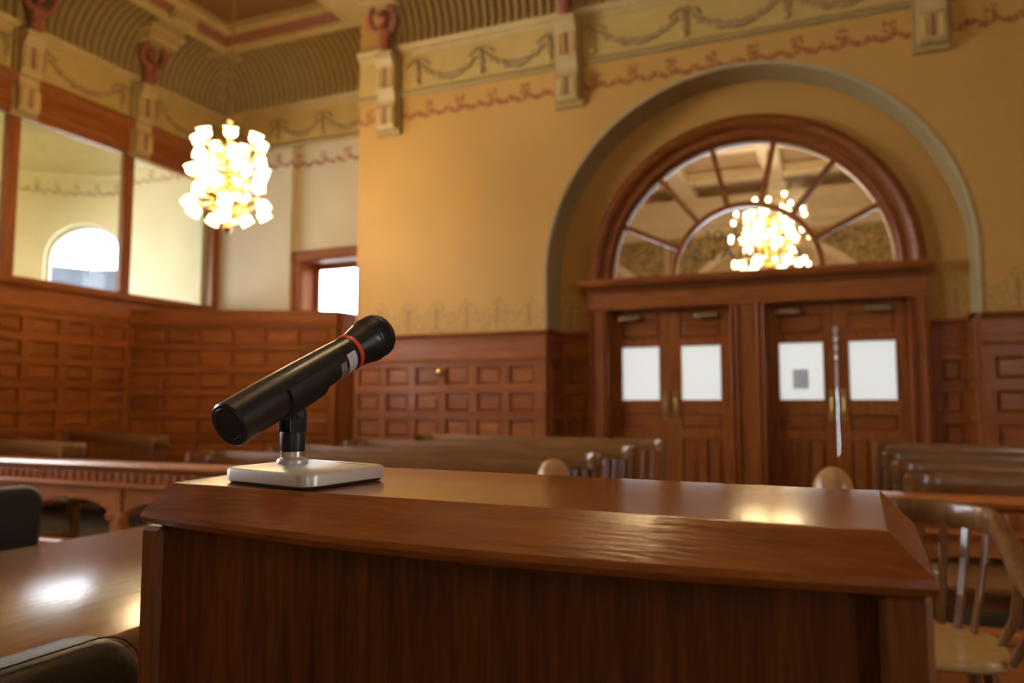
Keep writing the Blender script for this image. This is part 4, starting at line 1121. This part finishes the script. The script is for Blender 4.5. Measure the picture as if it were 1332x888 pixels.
# clip cradle around the lower half of the body, part of the stand
b = MB(); z0, z1 = .060, .113; n = 26; rows = []
a0, a1 = math.radians(-200), math.radians(20)
for i in range(n + 1):
    a = a0 + (a1 - a0) * i / n
    c_, s_ = math.cos(a), math.sin(a); ri, ro = .0226, .0256
    rows.append([(ri * c_, ri * s_, z0), (ro * c_, ro * s_, z0 + .0006), (ro * .985 * c_, ro * .985 * s_, z1 - .0006), (ri * .97 * c_, ri * .97 * s_, z1)])
V = b.strip(rows, closed_v=True); b.bm.faces.new(V[0][::-1]); b.bm.faces.new(V[-1])
me = b.mesh('clip_cradle', 'blackp', smooth=True)
bpy.context.view_layer.update()
cr = link('clip_cradle', me, stand)
cr.matrix_parent_inverse = stand.matrix_world.inverted(); cr.matrix_basis = mic.matrix_world.copy()

# ================================================================ CHANDELIERS
def tulip(r, h):
    b = MB(); prof = [(.30 * r, 0), (.55 * r, .06 * h), (.92 * r, .30 * h), (.95 * r, .55 * h), (.82 * r, .75 * h), (1.0 * r, 1.0 * h), (.94 * r, .99 * h), (.76 * r, .74 * h), (.86 * r, .5 * h), (.5 * r, .10 * h), (0, .05 * h)]
    rows = []
    for q, (rr, z) in enumerate(prof):
        row = []
        for k in range(16):
            a = 2 * PI * k / 16; f = 1 + (.08 * math.cos(8 * a) if z > .85 * h else 0)
            row.append((rr * f * math.cos(a), rr * f * math.sin(a), z))
        rows.append(row)
    b.strip(rows, closed_v=True); return b.mesh('glass_shade', 'shade', smooth=True)
shade_m = tulip(.068, .105)
gal = MB(); gal.lathe([(.012, -.05), (.02, -.045), (.03, -.02), (.028, .006), (.0, .008)], 12); gal_m = gal.mesh('shade_holder', 'brass_l', smooth=True)
blb = MB(); blb.lathe([(0, .03), (.02, .04), (.028, .07), (.02, .10), (0, .11)], 10); blb_m = blb.mesh('bulb', 'bulb', smooth=True)
sbl = MB(); sbl.lathe([(0, 0), (.018, .01), (.030, .035), (.026, .06), (0, .075)], 10); sbl_m = sbl.mesh('small_bulb', 'bulb', smooth=True)
def chandelier(loc, zc, tiers, label, rod_top, small=None, scale=1.0, power=300, seed=1):
    rnd = random.Random(seed)
    root = tag(empty('chandelier', (loc[0], loc[1], zc)), label, 'chandelier', 'lit brass chandeliers')
    b = MB(); b.lathe([(0, -.58), (.02, -.575), (.03, -.55), (.05, -.52), (.03, -.48), (.055, -.42), (.07, -.36), (.035, -.30), (.03, -.1), (.06, -.05), (.04, 0), (.03, .25), (.07, .30), (.05, .36), (.02, .42), (.045, .47), (.05, .50), (.03, .54), (0, .56)], 16)
    b.build('central_stem', 'brass_l', root, smooth=True)
    b = MB(); b.tube([(0, 0, .55), (0, 0, rod_top - zc)], .008, 8); b.build('hanging_rod', 'brass', root, smooth=True)
    b = MB(); b.sphere((0, 0, .60), .034, u=12, v=8); b.build('rod_ball', 'brass_l', root, smooth=True)
    for z, R, n, mode, ph in tiers:
        b = MB(); rows = [[((R * .62 + .012 * math.cos(q)) * math.cos(t), (R * .62 + .012 * math.cos(q)) * math.sin(t), z - .03 + .02 * math.sin(q)) for q in [2 * PI * k / 6 for k in range(6)]] for t in [2 * PI * k / 32 for k in range(32)]]
        b.strip(rows, closed_u=True, closed_v=True); b.build('brass_ring', 'brass_l', root, smooth=True)
        for k in range(n):
            a = 2 * PI * (k + ph) / n; c_, s_ = math.cos(a), math.sin(a)
            if mode == 'up': tip = Vector((R * c_, R * s_, z)); d = Vector((.35 * c_, .35 * s_, 1)).normalized()
            elif mode == 'out': tip = Vector((R * c_, R * s_, z)); d = Vector((c_, s_, .25)).normalized()
            else: tip = Vector((R * c_, R * s_, z)); d = Vector((.75 * c_, .75 * s_, -1)).normalized()
            arm = MB(); arm.tube([(.03 * c_, .03 * s_, z - .08), (R * .5 * c_, R * .5 * s_, z - .13 if mode == 'up' else z + .03), (tip.x * .93, tip.y * .93, tip.z - .05 * (1 if mode == 'up' else -.6)), tip - d * .04], [.011, .009, .008, .008], 6)
            ar = arm.build('arm', 'brass_l', root, smooth=True)
            q = d.to_track_quat('Z', 'Y')
            for nm, me in (('shade_holder', gal_m), ('glass_shade', shade_m), ('bulb', blb_m)):
                o = link(nm, me, ar, tip); o.rotation_mode = 'QUATERNION'; o.rotation_quaternion = q
    if small:
        for z, R, n in small:
            for k in range(n):
                a = 2 * PI * (k + rnd.random() * .5) / n; tip = Vector((R * math.cos(a), R * math.sin(a), z + rnd.uniform(-.05, .05)))
                arm = MB(); arm.tube([(tip.x * .15, tip.y * .15, z - .1), (tip.x * .6, tip.y * .6, z - .12), tip], .006, 6)
                ar = arm.build('thin_arm', 'brass_l', root, smooth=True); link('small_bulb', sbl_m, ar, tip)
    l = bpy.data.lights.new('chandelier_light', 'POINT'); l.energy = power; l.color = (1.0, .70, .36); l.shadow_soft_size = .42
    lo = bpy.data.objects.new('chandelier_light', l); COL.objects.link(lo); lo.parent = root; lo.location = (0, 0, 0)
    return root
TI = [(.33, .29, 7, 'up', 0.1), (.17, .25, 5, 'out', .45), (.0, .33, 7, 'up', .4), (-.12, .25, 4, 'out', 0.2), (-.27, .36, 6, 'down', .15), (-.37, .15, 3, 'down', .5)]
chandelier((-5.64, 6.0), 3.50, TI, 'lit brass chandelier of tulip glass shades hanging in the courtroom', ZC, power=250)
chandelier((-.78, 11.5), 3.52, TI[:5], 'lit chandelier ringed by small bulbs, seen through the fanlight', HZ, small=[(.55, .30, 8), (.33, .50, 9), (.04, .55, 9), (-.36, .52, 9)], power=80, seed=4)
chandelier((-.75, 2.0), 4.9, TI, 'lit brass chandelier hanging high above the aisle', ZC, power=120, seed=2)
